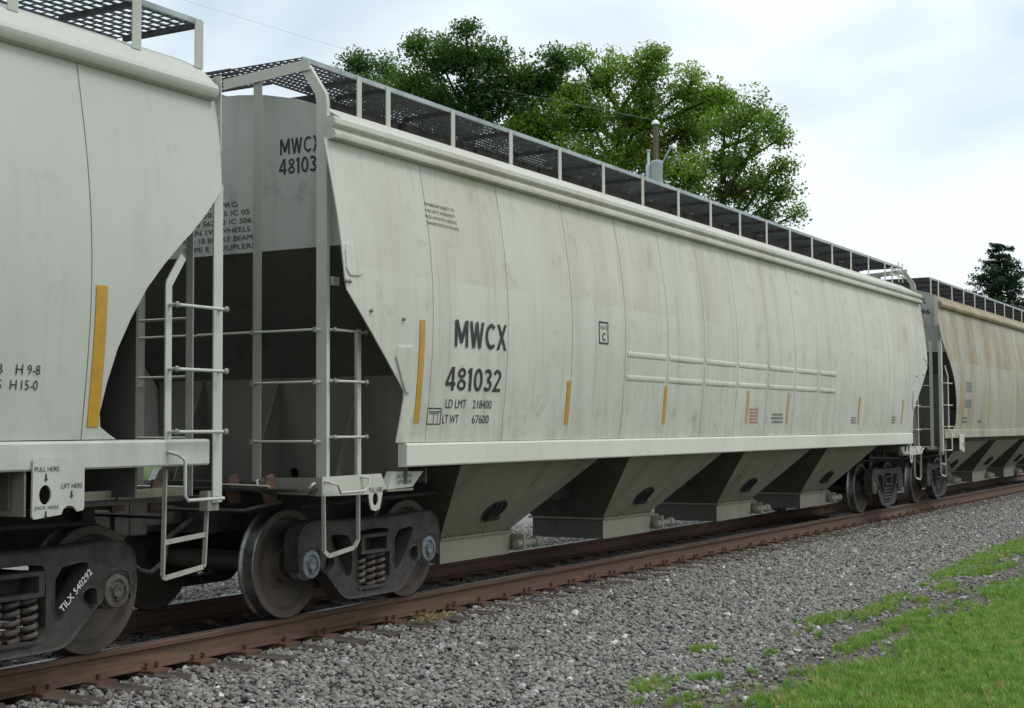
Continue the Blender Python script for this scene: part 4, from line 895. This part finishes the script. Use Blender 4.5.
# stray patches in the ballast edge
patches = [(.25, -4.02, .33, .14), (.75, -4.28, .18, .10), (4.4, -4.0, .55, .13), (5.5, -4.25, .75, .12), (6.6, -4.15, .4, .10), (3.3, -4.75, .8, .14), (5.0, -4.72, .9, .12), (9.6, -4.05, .9, .20), (11.6, -4.0, 1.2, .22), (14.5, -4.0, 2.0, .3), (10.6, -4.45, 1.0, .14), (18, -4.1, 2.4, .3), (2.0, -3.72, .18, .08), (8.0, -4.38, .5, .1), (23, -4.1, 3., .3), (30, -4.0, 4, .3)]
for _ in range(70): patches.append((random.uniform(-.5, 16), random.uniform(-5.0, -4.1), random.uniform(.03, .16), random.uniform(.02, .06)))
G = []; H_ = []
for (x_, y_, rx, ry) in patches:
    n = int(330*rx*ry*3.5)+(14 if rx > .17 else 4); a = rng.normal(0, .5, (n, 2))*[rx, ry]+[x_, y_]; G.append(np.column_stack([a, zgv(a[:, 1])+.01])); H_.append(rng.uniform(.035, .085, n))
scatter('weeds', np.concatenate(G), np.concatenate(H_), TUFTS, 'scattered tufts of green weeds growing in the ballast edge', 'weeds', 9)
# wisp of dry straw beside the rail
b_ = MB(); rd = random.Random(4)
for _ in range(90):
    x_, y_ = 1.62+rd.gauss(0, .14), -1.22+rd.gauss(0, .06); a = rd.uniform(0, 6.28); l = rd.uniform(.06, .16); z_ = -.165+rd.uniform(-.01, .03)
    b_.bar((x_, y_, z_), (x_+l*math.cos(a), y_+l*math.sin(a), z_+rd.uniform(-.02, .03)), .004, .003)
so = b_.build('straw', 'straw', None, recalc=False, kind='stuff'); so['label'] = 'small wisp of dry straw lying beside the near rail'; so['category'] = 'straw'

# ------------------------------------------------------------------ background trees, pole and wire
def add_leaves(me_name, centers, radii, n_per, size, mt, parent, seed, flat=.75, name='crown', tintv=None):
    r = np.random.default_rng(seed); allp = []; tint = []
    for i, (c_, R) in enumerate(zip(centers, radii)):
        n = max(6, int(n_per*R**1.6)); d = r.normal(size=(n, 3)); d /= np.linalg.norm(d, axis=1)[:, None]
        rad = R*r.random(n)**.45; p = np.array(c_)+d*rad[:, None]*[1, 1, flat]
        t0 = r.uniform(.15, .75) if tintv is None else np.clip(tintv[i]+r.uniform(-.12, .12), 0, 1)
        allp.append(p); tint.append(np.clip(t0+r.normal(0, .14, n)+.10*d[:, 2], 0, 1))
    p = np.concatenate(allp); tint = np.concatenate(tint); n = len(p)
    nrm = r.normal(size=(n, 3))*.9+[.15, -.55, .9]; nrm /= np.linalg.norm(nrm, axis=1)[:, None]
    t = np.cross(nrm, r.normal(size=(n, 3))); t /= np.linalg.norm(t, axis=1)[:, None]; b2 = np.cross(nrm, t)
    s = size*r.uniform(.6, 1.25, n)[:, None]
    droop = nrm*s*.25
    V = np.stack([p-t*s, p-b2*s*.55+droop*.6, p+t*s-droop, p+b2*s*.55+droop*.6], 1).reshape(-1, 3)
    me = bpy.data.meshes.new(me_name); me.vertices.add(4*n); me.vertices.foreach_set('co', V.astype(np.float32).ravel())
    me.loops.add(4*n); me.loops.foreach_set('vertex_index', np.arange(4*n, dtype=np.int32)); me.polygons.add(n)
    me.polygons.foreach_set('loop_start', np.arange(0, 4*n, 4, dtype=np.int32)); me.update(calc_edges=True)
    at = me.attributes.new('tint', 'FLOAT', 'POINT'); at.data.foreach_set('value', np.repeat(tint, 4).astype(np.float32))
    me.materials.append(M[mt]); return obj(name, me, parent)
def tree(name, label, loc, H, blobs, mt, seed, leaf=.17, n_per=46, trunk_r=.35, sub=9, group='trees behind the train'):
    """blobs: crown lobes (dx, dy, z, R) round the trunk; limbs run to every lobe"""
    rd = random.Random(seed); T = thing(name, label, 'tree', loc, 0, group)
    b_ = MB(); top = H*.78
    path = [(0, 0, -.3), (.1, .05, H*.2), (rd.uniform(-.4, .4), .1, H*.45), (rd.uniform(-.7, .7), 0, top)]
    b_.tube(path, [trunk_r*1.15, trunk_r, trunk_r*.7, trunk_r*.15], 9)
    cs, rs, tv = [], [], []
    for (dx, dy, z, R) in blobs:
        z0 = max(H*.22, z-R*1.1-abs(dx)*.45); m_ = ((dx)*.5+rd.uniform(-.3, .3), dy*.5, (z0+z)/2-.2)
        b_.tube([(0, 0, z0), m_, (dx, dy, z), (dx*1.08+rd.uniform(-.3, .3), dy*1.08, z+R*.7)], [trunk_r*.34, trunk_r*.20, trunk_r*.09, .012], 6)
        t_b = rd.uniform(.25, .7)
        for k in range(int(sub*R*R)+6):
            v = Vector((rd.gauss(0, 1), rd.gauss(0, 1), rd.gauss(0, 1))).normalized()*R*(rd.uniform(.3, 1.0) if rd.random() < .8 else rd.uniform(1.0, 1.28))
            p = (dx+v.x, dy+v.y, z+v.z*.9); cs.append(p); rs.append(rd.uniform(.34, .74) if v.length < R else rd.uniform(.16, .30)); tv.append(min(1, max(0, t_b+rd.uniform(-.2, .2)+.14*v.z/R)))
            if rd.random() < .55: b_.tube([(dx, dy, z-.2), (dx+v.x*.5, dy+v.y*.5, z+v.z*.4), p], [.04, .028, .01], 4)
    b_.build('trunk', 'bark', T, smooth=60, recalc=False)
    add_leaves('crown', cs, rs, n_per, leaf, mt, T, seed, .8, tintv=tv)
    return T
def world_at(px_, py_, d):
    v = F + R2*((px_-512)/1451.03) + U2*((354-py_)/1451.03); p = cam.location + v*(d/v.length); return p
def tree_from(name, label, pxs, base_px, d, mt, seed, leaf, n_per, sub=9, tr=.35):
    """lobes given as (picture x, picture y, radius in pixels); stands d metres away on the ground"""
    k = d/1451.03; b0 = world_at(base_px, 420, d); base = Vector((b0.x, b0.y, -.37)); bl = []; rd = random.Random(seed)
    for (x_, y_, r_) in pxs:
        p = world_at(x_, y_, d+rd.uniform(-2.2, 2.2)); bl.append((p.x-base.x, p.y-base.y, p.z-base.z, r_*k))
    for k2 in range(int(len(pxs)*.7)):      # the lower crown, hidden behind the train from here
        x_, y_, r_ = rd.choice(pxs); q2 = world_at(x_+rd.uniform(-12, 12), 0, d+rd.uniform(-2.5, 2.5)); top_ = max(b[2] for b in bl)
        bl.append(((q2.x-base.x)*.9, (q2.y-base.y)*.9, rd.uniform(.30, .62)*top_, max(18, r_)*k*1.1))
    return tree(name, label, base, max(b[2] for b in bl), bl, mt, seed, leaf, n_per, tr, sub)
tree_from('maple_tree', 'tall dark green maple behind the near end of the middle car', [(440, 60, 24), (470, 55, 28), (430, 95, 30), (480, 95, 34), (520, 90, 26), (405, 85, 18), (465, 28, 9), (545, 75, 22), (500, 60, 20), (450, 120, 30), (420, 45, 13), (560, 60, 12)], 470, 62, 'leaf_dark', 11, .085, 190, 30)
tree_from('small_tree', 'low dark tree at the left of the background trees', [(360, 70, 20), (385, 75, 20), (345, 80, 14), (400, 100, 22), (375, 95, 22), (361, 62, 6)], 380, 70, 'leaf_dark', 12, .085, 150, 22)
tree_from('broad_tree', 'broad yellow-green tree behind the utility pole', [(540, 125, 34), (590, 115, 36), (560, 90, 26), (605, 75, 24), (645, 75, 24), (640, 115, 34), (575, 160, 30), (620, 155, 34), (660, 165, 30), (520, 130, 24), (580, 60, 10), (655, 60, 14), (690, 85, 20), (685, 130, 30), (705, 110, 26), (610, 190, 26), (690, 175, 26), (720, 95, 16)], 620, 66, 'leaf_light', 13, .085, 190, 30, .45)
tree_from('spreading_tree', 'loose spreading tree with bare limbs at the right of the background trees', [(745, 115, 22), (768, 122, 17), (725, 130, 22), (778, 140, 13), (740, 160, 15), (765, 180, 20), (745, 195, 22), (725, 190, 20), (780, 195, 14), (720, 160, 18), (765, 215, 14), (795, 215, 8), (755, 145, 12), (785, 165, 8)], 725, 60, 'leaf_mid', 14, .08, 160, 24)
# conifer at the right
def conifer(name, label, px_, py_, d, seed, hfac=1.0):
    rd = random.Random(seed); top = world_at(px_, py_, d); base = Vector((top.x, top.y, -.37)); H = top.z+.37
    T = thing(name, label, 'tree', base, 0, 'trees behind the train'); b_ = MB(); b_.tube([(0, 0, -.3), (0, 0, H*.5), (0, 0, H*.99)], [.26, .16, .02], 8); cs, rs, tv = [], [], []
    z = H*.12
    while z < H*.985:
        L_ = (H-z)*.52*rd.uniform(.6, 1.3)+.25; nb = 7
        for k in range(nb):
            a = 2*PI*k/nb+rd.uniform(-.5, .5); l = L_*rd.uniform(.7, 1.1); tip = (l*math.cos(a), l*math.sin(a), z+l*rd.uniform(-.15, .35))
            b_.tube([(0, 0, z), (tip[0]*.5, tip[1]*.5, z-.02*l), tip], [.035, .025, .008], 4)
            for q_ in (.35, .6, .8, 1.0):
                cs.append((tip[0]*q_+rd.uniform(-.1, .1), tip[1]*q_+rd.uniform(-.1, .1), z+(tip[2]-z)*q_)); rs.append(.12+.24*(1-q_*.45)*min(1, L_/1.6)); tv.append(rd.uniform(.2, .7))
        z += .26*rd.uniform(.5, 1.5)
    b_.build('trunk', 'bark', T, smooth=60, recalc=False); add_leaves('crown', cs, rs, 260, .065, 'needle', T, seed, .6, tintv=tv); return T
conifer('conifer_tree', 'dark evergreen conifer with pointed top above the right-hand car', 999, 241, 70, 21)
conifer('conifer_tree', 'dark evergreen cut by the right edge of the picture', 1052, 262, 75, 22)
# utility pole
pt = world_at(655.5, 122, 58); base = Vector((pt.x, pt.y, -.37)); H = pt.z+.37
po = thing('utility_pole', 'weathered wooden utility pole with grey transformer and street lamp among the trees', 'utility pole', base)
MB().lathe([(.15, -.4), (.13, H*.6), (.105, H-.12)], n=14, axis='z').build('pole', 'pole_wood', po, smooth=50)
MB().lathe([(.10, H-.12), (.16, H-.10), (.165, H-.03), (.11, H+.03), (.05, H+.08)], n=14, axis='z').build('pole_cap', 'porcelain', po, smooth=50)
lat = R2.copy(); lat.z = 0; lat.normalize(); fwd = Vector((-lat.y, lat.x, 0))
c_ = -fwd*.34
MB().lathe([(.21, H-3.3), (.23, H-3.25), (.23, H-1.75), (.25, H-1.72), (.24, H-1.62), (.12, H-1.58)], (c_.x, c_.y, 0), 'z', 20).build('transformer', 'can_grey', po, smooth=40)
c_ = -lat*.30-fwd*.1
MB().lathe([(.11, H-3.2), (.12, H-3.15), (.12, H-1.75), (.06, H-1.65), (.05, H-1.2), (.09, H-1.18), (.09, H-1.12)], (c_.x, c_.y, 0), 'z', 16).build('transformer', 'can_grey', po, smooth=40)
MB().tube([(lat.x*.1, lat.y*.1, H-1.9), (lat.x*.45, lat.y*.45, H-1.25), (lat.x*.62, lat.y*.62, H-1.0)], .035, 8).build('lamp_arm', 'galvanized', po, smooth=60)
q = MB(); ctr = lat*.72; q.lathe([(.04, -.26), (.08, -.20), (.115, 0), (.09, .18), (.03, .25)], (0, 0, 0), 'z', 14)
lo = q.build('lamp_head', 'porcelain', po, smooth=60); lo.location = (ctr.x, ctr.y, H-.98); lo.rotation_euler = (0, 1.15, yaw)
wa = world_at(650, 119, 57.8); wb2 = world_at(470, 84, 62); wc = world_at(330, 45, 68); wd = world_at(-60, -75, 90)
wpts = []
for a, b2 in ((wa, wb2), (wb2, wc), (wc, wd)):
    for k in range(6): wpts.append(a.lerp(b2, k/6))
wpts.append(wd)
wo_ = MB().tube(wpts, .0055, 5).build('overhead_wire', 'galvanized', None, smooth=60); wo_['label'] = 'thin overhead wire running left from the top of the utility pole'; wo_['category'] = 'wire'

hr_c = []; hr_r = []; rd = random.Random(77)  # hedge added to darken what shows through the gaps in the train
for k in range(620):
    hr_c.append((rd.uniform(-30, 95), rd.uniform(30, 36), rd.uniform(0, 1)**.8*3.0)); hr_r.append(rd.uniform(.7, 1.3))
hd_ = add_leaves('gap_hedge', hr_c, hr_r, 55, .16, 'leaf_dark', None, 5, .8, 'gap_hedge'); hd_['kind'] = 'stuff'; hd_['label'] = 'low dark hedge added far behind the train to darken its gaps'; hd_['category'] = 'hedge'
